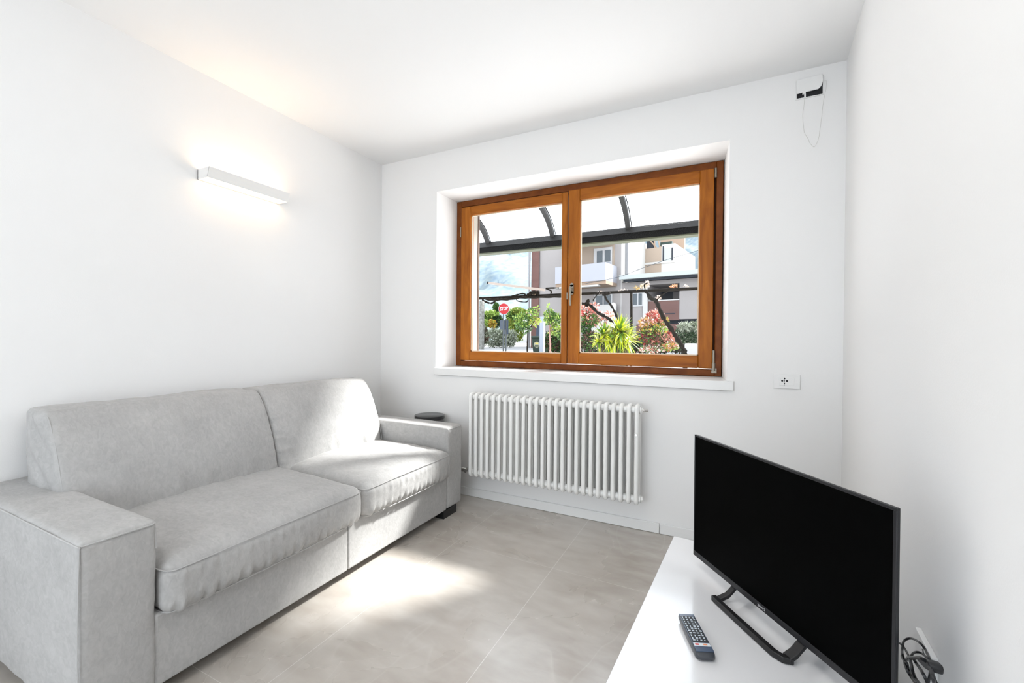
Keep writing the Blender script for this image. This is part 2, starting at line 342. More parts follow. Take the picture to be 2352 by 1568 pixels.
# ------------------------------------------------------------------ sofa
def fold(v):                           # a small pleat profile
    return (math.sin(v)+0.6*math.sin(v*1.73+1.3)+0.5*math.sin(v*0.61+4.1))/2.1
def pillow(name, lo, hi, r, parent, crown=(0, 0, 0), warp=None, step=0.011, wr_=0.003, pleat=None, seed=0):
    lo, hi = Vector(lo), Vector(hi); c = (lo+hi)/2; h = (hi-lo)/2
    n = [max(6, int((hi[i]-lo[i])/step)) for i in range(3)]
    idx, V, F = {}, [], []
    def vid(i, j, k):
        key = (i, j, k)
        if key not in idx:
            p = Vector((2*i/n[0]-1, 2*j/n[1]-1, 2*k/n[2]-1)); q = Vector([p[a]*h[a] for a in range(3)])
            core = Vector([max(-h[a]+r, min(h[a]-r, q[a])) for a in range(3)]); d = q-core
            nr = d.normalized() if d.length > 1e-9 else Vector((0, 0, 0))
            if d.length > 1e-9: q = core+nr*r
            qq = Vector([q[a]/h[a] for a in range(3)])
            f = [1-qq[a]**2 for a in range(3)]
            q.x += crown[0]*(1 if qq.x > 0 else -1)*max(0, f[1])**0.6*max(0, f[2])**0.6*abs(qq.x)**3
            q.y += crown[1]*(1 if qq.y > 0 else -1)*max(0, f[0])**0.6*max(0, f[2])**0.6*abs(qq.y)**3
            q.z += crown[2]*(1 if qq.z > 0 else -0.2)*max(0, f[0])**0.6*max(0, f[1])**0.6*abs(qq.z)**3
            P = q+c
            s = P*3.1+Vector((seed*7.3, seed, 0))
            amp = mn.fractal(s, 0.6, 2.0, 4)*wr_
            P += nr*amp if nr.length else Vector((0, 0, amp))
            if pleat: P += pleat(P, qq)
            if warp: P = warp(P, qq)
            idx[key] = len(V); V.append(P)
        return idx[key]
    for i in range(n[0]):
        for j in range(n[1]):
            F.append((vid(i, j, 0), vid(i, j+1, 0), vid(i+1, j+1, 0), vid(i+1, j, 0)))
            F.append((vid(i, j, n[2]), vid(i+1, j, n[2]), vid(i+1, j+1, n[2]), vid(i, j+1, n[2])))
    for i in range(n[0]):
        for k in range(n[2]):
            F.append((vid(i, 0, k), vid(i+1, 0, k), vid(i+1, 0, k+1), vid(i, 0, k+1)))
            F.append((vid(i, n[1], k), vid(i, n[1], k+1), vid(i+1, n[1], k+1), vid(i+1, n[1], k)))
    for j in range(n[1]):
        for k in range(n[2]):
            F.append((vid(0, j, k), vid(0, j, k+1), vid(0, j+1, k+1), vid(0, j+1, k)))
            F.append((vid(n[0], j, k), vid(n[0], j+1, k), vid(n[0], j+1, k+1), vid(n[0], j, k+1)))
    return mesh_obj(name, V, F, fab, parent, smooth=True)

SX, SY = 0.5, -1.22
sofa = empty('sofa', (0, 0, 0))
tag(sofa, 'light grey suede two-seat sofa with wide square arms along the left wall', 'sofa')
# frame box under the cushions
def ns(a, b, *bp):
    return None
mb = MB(); mb.box((0.03, -2.02, 0.05), (0.964, -1.235, 0.285)); mb.box((0.03, -1.2335, 0.05), (0.964, -0.41, 0.285))
mb.build('seat_base', fab, sofa, bevel=0.008)
MB().box((0.02, -2.19, 0.06), (0.075, -0.25, 0.58)).build('back_frame', fab, sofa, bevel=0.01)
def pl_arm(P, q):
    # pleats below the top seam of the front face
    d = Vector((0, 0, 0))
    if q.x > 0.97 and P.z < 0.575: d.x += 0.004*fold(P.y*190)*math.exp(-(0.575-P.z)/0.03)
    return d
armL = pillow('armrest', (0.0, -2.203, 0.05), (0.968, -2.016, 0.592), 0.016, sofa, (0.004, 0.004, 0.006), step=0.012, wr_=0.004, pleat=pl_arm, seed=1)
armR = pillow('armrest', (0.0, -0.413, 0.05), (0.970, -0.238, 0.588), 0.02, sofa, (0.004, 0.004, 0.005), step=0.012, wr_=0.004, pleat=pl_arm, seed=2)
def piping(pts, r, parent, name='piping'):
    return MB().tube(catmull(pts, 6), r, 6).build(name, pipe_m, parent, smooth=True)
piping([(0.01, -2.2015, 0.580), (0.5, -2.2045, 0.582), (0.93, -2.2035, 0.582), (0.963, -2.199, 0.581), (0.968, -2.18, 0.581), (0.973, -2.1, 0.583), (0.971, -2.035, 0.581), (0.965, -2.022, 0.575), (0.965, -2.017, 0.50)], 0.0028, armL)
piping([(0.966, -2.200, 0.58), (0.968, -2.202, 0.5), (0.968, -2.204, 0.3), (0.967, -2.201, 0.06)], 0.0022, armL)
piping([(0.967, -0.406, 0.575), (0.971, -0.35, 0.577), (0.971, -0.29, 0.577), (0.965, -0.245, 0.572)], 0.0022, armR)
def seedless(y): return 0.7*math.sin(y*5.1)
def pl_seat(P, q):
    d = Vector((0, 0, 0))
    if q.x > 0.9:
        e1 = 0.3+0.7*abs(math.sin(P.y*2.7+seedless(P.y)))
        a = math.exp(-((P.z-0.292)/0.034)**2)*0.011*e1 + math.exp(-((P.z-0.405)/0.026)**2)*0.0045*e1
        d.x += a*fold(P.y*150)
    return d
def seat_warp(P, q):
    # the cushion's front top edge slopes down, its nose swells outward
    t = max(0, (P.x-0.62)/0.38)
    if P.x > 0.965 and abs(q.y) > 0.85:            # the nose spreads a little past the arm's edge
        k = min(1, (P.x-0.965)/0.02)*(abs(q.y)-0.85)/0.15
        if q.y > 0 and P.y > -0.6: P.y += 0.014*k
        if q.y < 0 and P.y < -1.9: P.y -= 0.004*k
    if q.z > -0.2: P.z -= 0.010*t*t*max(0, min(1, (P.z-0.33)/0.1))
    return P
cuL = pillow('seat_cushion', (0.12, -2.008, 0.266), (1.006, -1.172, 0.456), 0.052, sofa, (0.016, 0.005, 0.030), seat_warp, 0.0085, 0.006, pl_seat, seed=3)
cuR = pillow('seat_cushion', (0.12, -1.166, 0.266), (1.006, -0.418, 0.456), 0.052, sofa, (0.016, 0.005, 0.030), seat_warp, 0.0085, 0.006, pl_seat, seed=4)
for cu, y0, y1 in ((cuL, -2.008, -1.172), (cuR, -1.166, -0.418)):
    m = 0.03
    piping([(0.90, y0-0.001, 0.423), (0.955, y0+0.003, 0.422), (0.990, y0+0.014, 0.4215), (1.0065, y0+0.05, 0.4225), (1.0125, y0+0.2, 0.4265), (1.0150, (y0+y1)/2, 0.4285), (1.0125, y1-0.2, 0.4265), (1.0065, y1-0.05, 0.4225), (0.990, y1-0.014, 0.4215), (0.955, y1-0.003, 0.422)], 0.0022, cu)
    piping([(0.90, y0+0.006, 0.286), (0.968, y0+0.010, 0.284), (0.992, y0+0.05, 0.282), (1.003, y0+0.25, 0.281), (1.005, (y0+y1)/2, 0.281), (1.003, y1-0.25, 0.281), (0.992, y1-0.05, 0.282), (0.968, y1-0.010, 0.284)], 0.0024, cu)
XF = [(0.40, 0.425), (0.46, 0.425), (0.55, 0.405), (0.62, 0.385), (0.72, 0.345), (0.79, 0.312), (0.84, 0.275), (0.89, 0.235), (0.95, 0.2)]
def back_warp(P, q):
    z = P.z; xf = XF[-1][1]
    for (z0, x0), (z1, x1) in zip(XF, XF[1:]):
        if z <= z1: xf = x0+(x1-x0)*max(0, (z-z0)/(z1-z0)); break
    xb = 0.078 - 0.02*max(0, min(1, (z-0.6)/0.1))
    u = (P.x-0.05)/0.35
    return Vector((xb+u*(xf-xb), P.y, z))
def pl_back(P, q):
    d = Vector((0, 0, 0))
    if q.x > 0.8:
        a = math.exp(-((P.z-0.48)/0.06)**2)*0.010*(0.25+0.75*abs(math.sin(P.y*3.1)))
        d.x += a*fold(P.y*62)
        e_ = min(abs(P.y+1.20), 1)
        d.x += 0.006*math.exp(-e_/0.05)*fold(P.z*105)
    if q.y < -0.9: d.y += 0.006*fold(P.z*40+P.x*30)*max(0, 1-q.x*q.x)
    return d
bL = pillow('back_cushion', (0.05, -2.058, 0.40), (0.40, -1.218, 0.882), 0.022, sofa, (0.03, 0.012, 0.006), back_warp, 0.009, 0.006, pl_back, seed=5)
bR = pillow('back_cushion', (0.05, -1.208, 0.40), (0.40, -0.425, 0.878), 0.022, sofa, (0.03, 0.008, 0.006), back_warp, 0.009, 0.006, pl_back, seed=6)
def seam_pts(y, dx=0):
    out = []
    for z in (0.46, 0.52, 0.6, 0.68, 0.76, 0.82, 0.855, 0.872):
        P = back_warp(Vector((0.3955, y, z)), None); out.append((P.x+dx, y, z))
    out[-1] = (out[-1][0]-0.015, y, 0.872)
    return out
piping(seam_pts(-2.0535), 0.0028, bL); piping(seam_pts(-1.2235), 0.0028, bL); piping(seam_pts(-1.2035), 0.0028, bR); piping(seam_pts(-0.4305), 0.0026, bR)
for (x, y) in ((0.90, -0.444), (0.90, -2.19), (0.06, -0.444), (0.06, -2.19)):
    MB().box((x, y, 0), (x+0.066, y+0.145, 0.052)).build('leg', black_m, sofa, bevel=0.002)

# ------------------------------------------------------------------ round side table between the sofa arm and the window wall
st = empty('side_table', (0.60, -0.118, 0))
tag(st, 'dark round-topped side table tucked between the sofa arm and window wall', 'side table')
MB().lathe([(0.108, 0.572), (0.112, 0.574), (0.112, 0.5975), (0.110, 0.599)], (0, 0, 0), 40).build('table_top', mat('dark_metal', (0.03, 0.03, 0.032), 0.25, 0.5), st, smooth=True)
MB().lathe([(0.018, 0.02), (0.018, 0.575)], (0, 0, 0), 20).build('pole', black_m, st, smooth=True)
MB().lathe([(0.105, 0.0), (0.105, 0.012), (0.02, 0.022)], (0, 0, 0), 36).build('foot', black_m, st, smooth=True)

# ------------------------------------------------------------------ radiator
rad = empty('radiator', (0.96, -0.115, 0.2))
tag(rad, 'white tubular column radiator on the wall below the window', 'radiator')
NC, PT = 26, 0.0459; x0r = 0.0215; rz0, rz1 = 0.005, 0.588
cm = MB()
yo = (-0.038, 0.0, 0.038)
for k in range(NC):
    mb = MB(); x = x0r+PT*k
    for y in yo:
        mb.tube([(x, y, 0.026), (x, y, 0.568)], 0.0128, 18, False)
    hw = 0.05
    for z, s in ((0.022, -1), (0.571, 1)):   # headers joining the three tubes, rounded at the ends
        pts = [(x, y_, z+s*(z_-0.004)) for y_, z_ in ((-0.038, -0.008), (-0.0375, 0.0), (-0.035, 0.007), (-0.030, 0.0125), (-0.022, 0.0155), (-0.010, 0.0165), (0.010, 0.0165), (0.022, 0.0155), (0.030, 0.0125), (0.035, 0.007), (0.0375, 0.0), (0.038, -0.008))]
        mb.tube(pts, 0.0128, 18, True)
        mb.tube([(x, -0.036, z-s*0.012), (x, 0.036, z-s*0.012)], 0.0125, 12)
    mb.build('column', radi_m, rad, smooth=True)
for z in (0.03, 0.56):
    mb = MB(); mb.tube([(x0r-0.005, -0.006, z), (x0r+PT*(NC-1)+0.022, -0.006, z)], 0.021, 16); mb.build('header_pipe', radi_m, rad, smooth=True)
xe = x0r+PT*(NC-1)
MB().lathe([(0.018, 0), (0.018, 0.016), (0.012, 0.022)], (xe+0.012, 0, 0.03), 6, 'x').build('end_plug', radi_m, rad)
MB().lathe([(0.018, 0), (0.018, 0.012), (0.012, 0.016)], (xe+0.012, 0, 0.56), 6, 'x').build('end_plug', radi_m, rad)
mb = MB(); mb.lathe([(0.008, 0), (0.008, 0.03), (0.005, 0.034)], (xe+0.025, 0, 0.56), 10, 'x'); mb.build('air_vent', chrome_m, rad, smooth=True)
mb = MB(); mb.lathe([(0.006, 0), (0.006, -0.02)], (x0r-0.004, 0, 0.56), 10, 'x'); mb.build('air_vent', radi_m, rad, smooth=True)
mb = MB(); mb.tube([(x0r-0.01, 0, 0.03), (x0r-0.045, 0, 0.03)], 0.013, 12); mb.tube([(x0r-0.045, 0.02, 0.03), (x0r-0.045, -0.03, 0.03)], 0.012, 12); mb.tube([(x0r-0.05, 0, 0.03), (x0r-0.13, 0, 0.028)], [0.015, 0.018], 14)
mb.tube([(x0r-0.045, 0.02, 0.03), (x0r-0.045, 0.113, 0.03)], 0.008, 10)
mb.build('valve', chrome_m, rad, smooth=True)
for x in (0.12, 1.0):
    for z in (0.06, 0.53): MB().box((x, 0.03, z), (x+0.02, 0.114, z+0.02)).build('wall_bracket', radi_m, rad)
MB().lathe([(0.007, 0), (0.007, 0.004)], (xe, -0.0575, 0.42), 14, 'y').build('badge', chrome_m, rad)

# ------------------------------------------------------------------ wall lamp
lp = empty('wall_lamp', (0, -1.166, 2.032))
tag(lp, 'slim white wall lamp glowing warm above and below, over the sofa', 'lamp')
L2 = 0.237
def lbox(yA, yB, x0, xt, xb, z0, z1):
    return [(x0, yA, z0), (xb, yA, z0), (xb, yB, z0), (x0, yB, z0), (x0, yA, z1), (xt, yA, z1), (xt, yB, z1), (x0, yB, z1)]
mb = MB(); tkn = 0.003
zt = 0.054
mb.hexa([(0.094-tkn, -L2, 0), (0.094, -L2, 0), (0.094, L2, 0), (0.094-tkn, L2, 0), (0.112-tkn, -L2, zt), (0.112, -L2, zt), (0.112, L2, zt), (0.112-tkn, L2, zt)])
mb.hexa(lbox(-L2, -L2+tkn, 0.001, 0.111, 0.093, 0, zt)); mb.hexa(lbox(L2-tkn, L2, 0.001, 0.111, 0.093, 0, zt))
mb.box((0.0005, -L2, 0.0), (0.006, L2, zt))
mb.build('lamp_body', lampw_m, lp)
MB().box((0.008, -L2+0.005, 0.010), (0.088, L2-0.005, 0.014)).build('diffuser', led_m, lp)
led_top = mat('lamp_glow_up', (1, 0.9, 0.75), 0.5, 0.2, emit=(1.0, 0.70, 0.42), estr=7)
MB().box((0.010, -L2+0.005, 0.040), (0.098, L2-0.005, 0.044)).build('diffuser', led_top, lp)

# ------------------------------------------------------------------ wall socket beside the window
sk = empty('wall_socket', (2.891, 0, 0.959))
tag(sk, 'white three-slot wall socket on the window wall under the sill height', 'socket')
MB().box((-0.062, -0.009, -0.039), (0.062, 0, 0.039)).build('cover_plate', white_plastic, sk, bevel=0.003)
MB().box((-0.034, -0.0105, -0.022), (0.034, -0.008, 0.022)).build('outlet_module', white_plastic, sk, bevel=0.0015)
mb = MB()
mb.box((-0.0105, -0.0112, -0.022), (-0.0095+0.0, -0.0104, 0.022))
for dx, dz, rx in ((-0.021, 0.003, 0.0048), (0.001, 0.003, 0.0048), (-0.010, 0.003, 0.0022), (-0.010, 0.016, 0.0038), (-0.010, -0.011, 0.0028)):
    mb.lathe([(rx, -0.0115), (rx, -0.0102)], (dx, 0, dz), 14, 'y')
mb.v = [v for v in mb.v]; mb.build('pin_hole', dark_m, sk)

# second plate low on the right wall, behind the television
def wallM(t, off, z):
    p = wr(t, off, z)
    return Matrix.Translation(p) @ Matrix(((-SA, -CA, 0), (-CA, SA, 0), (0, 0, 1))).to_4x4()   # local x toward the camera, local y into the room
sk2 = empty('wall_socket'); tag(sk2, 'white rectangular wall socket plate behind the television cables', 'socket')
sk2.matrix_world = wallM(1.368, 0, 0.41)
MB().box((-0.062, 0, -0.04), (0.062, 0.012, 0.041)).build('cover_plate', white_plastic, sk2, bevel=0.002)
MB().box((-0.036, 0.012, -0.024), (0.036, 0.0135, 0.024)).build('outlet_module', white_plastic, sk2, bevel=0.001)

# ------------------------------------------------------------------ open junction box high on the window wall
jb = empty('junction_box', (2.977, 0, 2.518))
tag(jb, 'open white wall box near the ceiling corner with a dangling wire', 'junction box')
mb = MB()
mb.box((-0.062, -0.006, -0.049), (0.062, 0, 0.049)); mb.build('box_rim', white_plastic, jb, bevel=0.002)
MB().box((-0.057, -0.0075, -0.044), (0.057, -0.0055, 0.030)).build('cavity', dark_m, jb)
pts = [(-0.060, 0.050), (0.056, 0.056), (0.058, 0.02), (0.050, -0.006), (0.038, -0.018), (-0.058, -0.022)]
m_ = MB(); m_.add([(x, -0.016, z) for x, z in pts]+[(x, -0.009, z) for x, z in pts], [tuple(range(5, -1, -1)), tuple(range(6, 12))]+[(i, (i+1) % 6, 6+(i+1) % 6, 6+i) for i in range(6)])
m_.build('cover_plate', white_plastic, jb, bevel=0.002)
mb = MB(); mb.box((-0.032, -0.018, -0.030), (-0.018, -0.008, -0.018)); mb.box((-0.024, -0.014, -0.046), (-0.017, -0.010, -0.028)); mb.build('clip', white_plastic, jb)
wire_m = mat('thin_wire', (0.62, 0.61, 0.58), 0.5, 0.4)
wp = [at(*q, -0.014) - Vector((2.977, 0, 2.518)) for q in ((1848, 226), (1847, 240), (1844, 262), (1845, 285), (1848, 305), (1856, 318), (1860, 328), (1869, 337), (1874, 333), (1880, 318), (1883, 300), (1887, 270), (1891, 235), (1897, 205), (1898, 186), (1893, 184))]
MB().tube(catmull(wp, 5), 0.0009, 6).build('wire', wire_m, jb, smooth=True)

# ------------------------------------------------------------------ television bench
ZT = 0.357
tb = empty('tv_bench', (2.404, -0.83, 0), -A); tag(tb, 'glossy white low television bench against the right wall', 'tv bench')
BD, BL = 0.555, 1.48
MB().box((0, -BL, ZT-0.05), (BD, 0, ZT)).build('bench_top', white_gloss, tb, bevel=0.0015)
MB().box((0.02, -BL+0.05, 0.06), (BD-0.01, -0.05, 0.09)).build('shelf', white_gloss, tb, bevel=0.0015)
MB().box((0.0, -BL, 0.06), (BD, -BL+0.05, ZT-0.05)).build('side_panel', white_gloss, tb)
MB().box((0.0, -0.05, 0.06), (BD, 0, ZT-0.05)).build('side_panel', white_gloss, tb)
for x in (0.03, BD-0.09):
    for y in (-BL+0.02, -0.08): MB().box((x, y, 0), (x+0.06, y+0.06, 0.06)).build('foot', white_gloss, tb)

# ------------------------------------------------------------------ television
BLc = Vector((2.4945, -1.058, 0)); BRc = Vector((2.906, -1.605, 0))
tx = (BRc-BLc); TW = tx.length; tx.normalize(); tn = Vector((tx.y, -tx.x, 0))   # tn points to the viewer side
if tn.dot(Vector((-1, -1, 0))) < 0: tn = -tn
tv = empty('television'); tag(tv, 'black flat-screen television switched off, standing on the white bench', 'television')
tv.matrix_world = Matrix.Translation(BLc+Vector((0, 0, ZT))) @ Matrix((tx, -tn, Vector((0, 0, 1)))).transposed().to_4x4()
z0, z1 = 0.047, 0.481                      # local: x along the screen, -y toward the viewer, z up from the bench
MB().box((0, 0.0, z0), (TW, 0.007, z1)).build('housing', bezel_m, tv, bevel=0.0015)
MB().box((0.12, 0.007, z0+0.012), (TW-0.075, 0.058, z0+0.30)).build('back_cover', bezel_m, tv, bevel=0.01)
mb = MB(); b = 0.007
mb.box((0, -0.003, z0), (TW, 0.0, z0+0.017)); mb.box((0, -0.003, z1-b), (TW, 0.0, z1)); mb.box((0, -0.003, z0+0.017), (b-0.002, 0, z1-b)); mb.box((TW-b, -0.003, z0+0.017), (TW, 0, z1-b))
mb.build('bezel', bezel_m, tv, bevel=0.0008)
MB().box((b-0.002, -0.0012, z0+0.017), (TW-b, 0.0005, z1-b)).build('screen', screen_m, tv)
# the maker's mark in the middle of the lower bezel
logo_m = mat('logo_grey', (0.55, 0.55, 0.56), 0.4, 0.5)
mb = MB(); lx = TW*0.455; lz = z0+0.0085
for k, (wd, hh) in enumerate(((0.006, 0.006), (0.004, 0.004), (0.004, 0.004), (0.004, 0.004), (0.006, 0.006))):
    mb.box((lx, -0.0036, lz-hh/2), (lx+wd, -0.0029, lz-hh/2+0.0012)); mb.box((lx, -0.0036, lz+hh/2-0.0012), (lx+wd, -0.0029, lz+hh/2))
    mb.box((lx+(0 if k % 2 else wd*0.7), -0.0036, lz-hh/2), (lx+(0.0012 if k % 2 else wd*0.7+0.0012), -0.0029, lz+hh/2)); lx += wd+0.0012
mb.build('logo', logo_m, tv)
mb = MB(); fa, fb, fn = 0.192, 0.462, 0.058
P_ = [(fa-0.002, -fn, 0.009), (fa+0.02, -fn-0.001, 0.009), (0.33, -fn-0.001, 0.009), (fb-0.03, -fn, 0.009), (fb-0.008, -fn+0.008, 0.009), (fb+0.002, -fn+0.028, 0.009)]
def flat(mb, pts, wdt, ht):               # a flat bar swept along the points
    pts = [Vector(p) for p in pts]; vs = []; m = len(pts)
    for i, p in enumerate(pts):
        t = (pts[min(i+1, m-1)]-pts[max(i-1, 0)]); t.z = 0; t.normalize(); s = Vector((-t.y, t.x, 0))*wdt/2; u = Vector((0, 0, ht/2))
        vs += [p-s-u, p+s-u, p+s+u, p-s+u]
    fs = [(i*4+k, i*4+(k+1) % 4, (i+1)*4+(k+1) % 4, (i+1)*4+k) for i in range(m-1) for k in range(4)]+[(3, 2, 1, 0), tuple(range((m-1)*4, m*4))]
    mb.add(vs, fs)
flat(mb, P_, 0.017, 0.016)
flat(mb, [(fa+0.012, -fn+0.004, 0.010), (fa+0.012, -0.02, 0.020), (fa+0.012, 0.014, 0.05)], 0.018, 0.012)
flat(mb, [(fb-0.006, -fn+0.016, 0.010), (fb-0.006, -0.02, 0.020), (fb-0.006, 0.014, 0.05)], 0.026, 0.012)
flat(mb, [(fa+0.012, 0.014, 0.045), (fa+0.012, 0.10, 0.008)], 0.018, 0.012); flat(mb, [(fb-0.006, 0.014, 0.045), (fb-0.006, 0.10, 0.008)], 0.026, 0.012)
flat(mb, [(fa, 0.10, 0.008), (fb, 0.10, 0.008)], 0.016, 0.014)
mb.build('stand', black_m, tv, bevel=0.002)

# ------------------------------------------------------------------ remote control
rc0 = Vector((2.492, -1.392, ZT)); rc1 = Vector((2.553, -1.541, ZT)); rd = (rc1-rc0); RL = rd.length; rd.normalize()
rm = empty('remote_control'); tag(rm, 'dark remote control with rows of pale keys lying on the white bench', 'remote control')
rs = Vector((-rd.y, rd.x, 0))
rm.matrix_world = Matrix.Translation(rc0) @ Matrix((rd, rs, Vector((0, 0, 1)))).transposed().to_4x4()
body_m = mat('remote_body', (0.05, 0.055, 0.065), 0.3, 0.5); face_m = mat('remote_face', (0.08, 0.11, 0.17), 0.22, 0.6); key_m = mat('remote_keys', (0.012, 0.014, 0.018), 0.4, 0.4)
keyw_m = mat('remote_key_print', (0.62, 0.68, 0.75), 0.4, 0.4); red_m = mat('remote_red', (0.65, 0.03, 0.03), 0.4, 0.4); org_m = mat('remote_orange', (0.8, 0.3, 0.15), 0.4, 0.4)
def loft(secs):                           # (x, half width, z bottom, z top)
    vs, fs = [], []; n = 12
    for x, hw, zb, zt_ in secs:
        for k in range(n):
            a = 2*PI*k/n; c_, s_ = math.cos(a), math.sin(a)
            ex = 0.35
            yy = hw*(abs(c_)**ex)*(1 if c_ > 0 else -1); zz = (zb+zt_)/2+(zt_-zb)/2*(abs(s_)**ex)*(1 if s_ > 0 else -1)
            vs.append((x, yy, zz))
    m = len(secs)
    fs = [(i*n+k, i*n+(k+1) % n, (i+1)*n+(k+1) % n, (i+1)*n+k) for i in range(m-1) for k in range(n)]+[tuple(range(n-1, -1, -1)), tuple(range((m-1)*n, m*n))]
    return vs, fs
v, f = loft([(0, 0.019, 0.010, 0.019), (0.004, 0.0225, 0.006, 0.022), (0.05, 0.024, 0.0, 0.021), (0.12, 0.025, 0.0, 0.020), (RL-0.015, 0.025, 0.0, 0.019), (RL-0.006, 0.023, 0.002, 0.017), (RL, 0.016, 0.005, 0.012)])
MB().add(v, f).build('remote_body', body_m, rm, smooth=True)
MB().hexa([(0.003, -0.021, 0.0205), (0.15, -0.0225, 0.0188), (0.15, 0.0225, 0.0188), (0.003, 0.021, 0.0205), (0.003, -0.021, 0.0222), (0.15, -0.0225, 0.0202), (0.15, 0.0225, 0.0202), (0.003, 0.021, 0.0222)]).build('face_plate', face_m, rm)
zf = lambda x: 0.0222-0.0020*(x-0.003)/0.147
MB().hexa([(0.014, -0.0195, 0.0205), (0.118, -0.021, 0.019), (0.118, 0.021, 0.019), (0.014, 0.0195, 0.0205), (0.014, -0.0195, 0.0223), (0.118, -0.021, 0.0209), (0.118, 0.021, 0.0209), (0.014, 0.0195, 0.0223)]).build('keypad', key_m, rm)
mb = MB(); random.seed(3)
for i in range(11):
    for j in range(4):
        x = 0.017+0.0092*i; y = -0.0175+j*0.0098; z = zf(x)
        wx = random.choice((0.0045, 0.0055, 0.003)); wy = random.choice((0.0045, 0.006, 0.003))
        mb.box((x, y, z), (x+wx, y+wy, z+0.0012))
mb.build('key_labels', keyw_m, rm)
x = 0.121; z = zf(x)-0.0004
MB().box((x, -0.021, z), (x+0.011, 0.021, z+0.0012)).build('shortcut_strip', mat('remote_strip', (0.72, 0.76, 0.80), 0.35, 0.4), rm)
MB().box((x+0.003, -0.017, z+0.001), (x+0.008, -0.008, z+0.0018)).build('shortcut_key', red_m, rm)
MB().box((x+0.003, 0.003, z+0.001), (x+0.008, 0.013, z+0.0018)).build('shortcut_key', org_m, rm)

# ------------------------------------------------------------------ coiled cables by the right wall
def onwallp(px, py, off):
    d = ray(px, py); n = Vector((CA, -SA, 0)); p0 = wr(1.3, off); tt = (p0-CAM).dot(n)/d.dot(n); return CAM+d*tt
cb = empty('power_cord', wr(1.25, 0.06, ZT)); tag(cb, 'bundle of coiled black cables hanging by the right wall socket', 'cable')
cbi = cb.location.copy()
def cz(pts, r, name='cable_loop', off=0.05, drop=True):
    P = [onwallp(1980+x/6.323, 1380+y/6.323, off+0.004*(i % 3)) for i, (x, y) in enumerate(pts)]
    P = [p-cbi for p in P]
    MB().tube(catmull(P, 6), r, 8).build(name, rubber_m, cb, smooth=True)
R0 = 0.0024
cz([(420, 600), (500, 595), (560, 620), (620, 690), (665, 770), (700, 830)], R0)
cz([(590, 660), (600, 595), (640, 555), (700, 540), (770, 560), (850, 615), (910, 690), (950, 770), (985, 850), (1010, 950), (1040, 1080), (1080, 1190), (1115, 1290)], R0, off=0.054)
cz([(595, 640), (582, 720), (592, 790), (615, 860), (625, 930), (660, 1020), (715, 1110), (775, 1195), (850, 1290)], R0, off=0.06)
cz([(715, 800), (745, 755), (800, 740), (860, 755), (920, 800), (970, 880), (990, 980), (985, 1080), (960, 1190), (960, 1290)], R0, off=0.052)
cz([(640, 850), (680, 820), (740, 830), (785, 900), (850, 990), (900, 1080), (950, 1190), (980, 1290)], 0.003, off=0.057)
cz([(690, 830), (715, 920), (735, 1020), (770, 1110), (830, 1195), (900, 1290)], 0.0032, off=0.062)
cz([(720, 830), (800, 820), (880, 840), (950, 900), (1000, 1000), (1030, 1120), (1060, 1230)], 0.0034, off=0.066)
cz([(580, 800), (600, 850), (650, 900), (680, 1000), (730, 1100), (810, 1190)], 0.0028, off=0.058)
cz([(880, 700), (895, 760)], 0.0014, off=0.04, name='pin')
P = [onwallp(1980+x/6.323, 1380+y/6.323, 0.07)-cbi for x, y in ((770, 825), (840, 810), (905, 820), (955, 870), (975, 940), (965, 1015), (900, 975), (820, 890))]
Q = [p+Vector((CA, -SA, 0))*0.022 for p in P]; n = len(P)
MB().add(P+Q, [tuple(range(n)), tuple(range(2*n-1, n-1, -1))]+[(i, (i+1) % n, n+(i+1) % n, n+i) for i in range(n)]).build('plug', rubber_m, cb, bevel=0.003)
P = [onwallp(1980+x/6.323, 1380+y/6.323, 0.072)-cbi for x, y in ((625, 842), (660, 815), (720, 805), (800, 806))]
MB().tube(catmull(P, 5), 0.0012, 6).build('tie', mat('cable_tie', (0.35, 0.35, 0.35), 0.4, 0.4), cb, smooth=True)


# ================================================================== outside the window
ALB = 0.84
G0 = 0.62                                   # street level out there
asphalt = mat('asphalt', (0.30, 0.30, 0.30), 0.9, 0.2, var=(0.34, 0.335, 0.33), vscale=0.6)
terr_m = mat('terrace_bounce_white', (0.95, 0.96, 0.97), 0.9, 0.2, var=(1.0, 1.0, 1.0), vscale=2)  # unseen paving, made near white to bounce daylight onto the window reveal
struct(MB().box((-14, 0.56, -0.15), (16, 6.4, 0.0)).build('terrace_ground', terr_m))
struct(MB().box((-60, 6.4, -0.15), (60, 120, G0)).build('street_ground', asphalt))
# house eaves above the window (shade the upper part of the opening)
struct(MB().box((-3.0, 0.4, 3.09), (5.5, 1.5, 3.25)).build('trim_2', cream_m))

# ---- conservatory roof: beam, curved ribs, milky glass
alu = mat('dark_aluminium', (0.017, 0.0165, 0.016), 0.6, 0.25); alu2 = mat('beam_underside', (0.005, 0.005, 0.005), 0.7, 0.1); olive = mat('olive_seal', (0.075, 0.08, 0.05), 0.6, 0.3)
pr = empty('patio_roof', (0.5, 2.6, 2.36)); tag(pr, 'dark framed curved glass patio roof above the garden outside the window', 'patio roof')
o3 = Vector((0.5, 2.6, 2.36))
class PB(MB):
    def build(s, name, m, parent=None, **k):
        s.v = [v-o3 for v in s.v]; return MB.build(s, name, m, parent or pr, **k)
bx0, bx1 = -1.6, 4.4
mb = PB(); mb.hexa([(bx0, 2.55, 2.475), (bx1, 2.55, 2.475), (bx1, 2.66, 2.475), (bx0, 2.66, 2.475), (bx0, 2.60, 2.555), (bx1, 2.60, 2.555), (bx1, 2.66, 2.555), (bx0, 2.66, 2.555)]); mb.build('beam', alu)
PB().box((bx0, 2.56, 2.40), (bx1, 2.70, 2.475)).build('gutter', alu2)
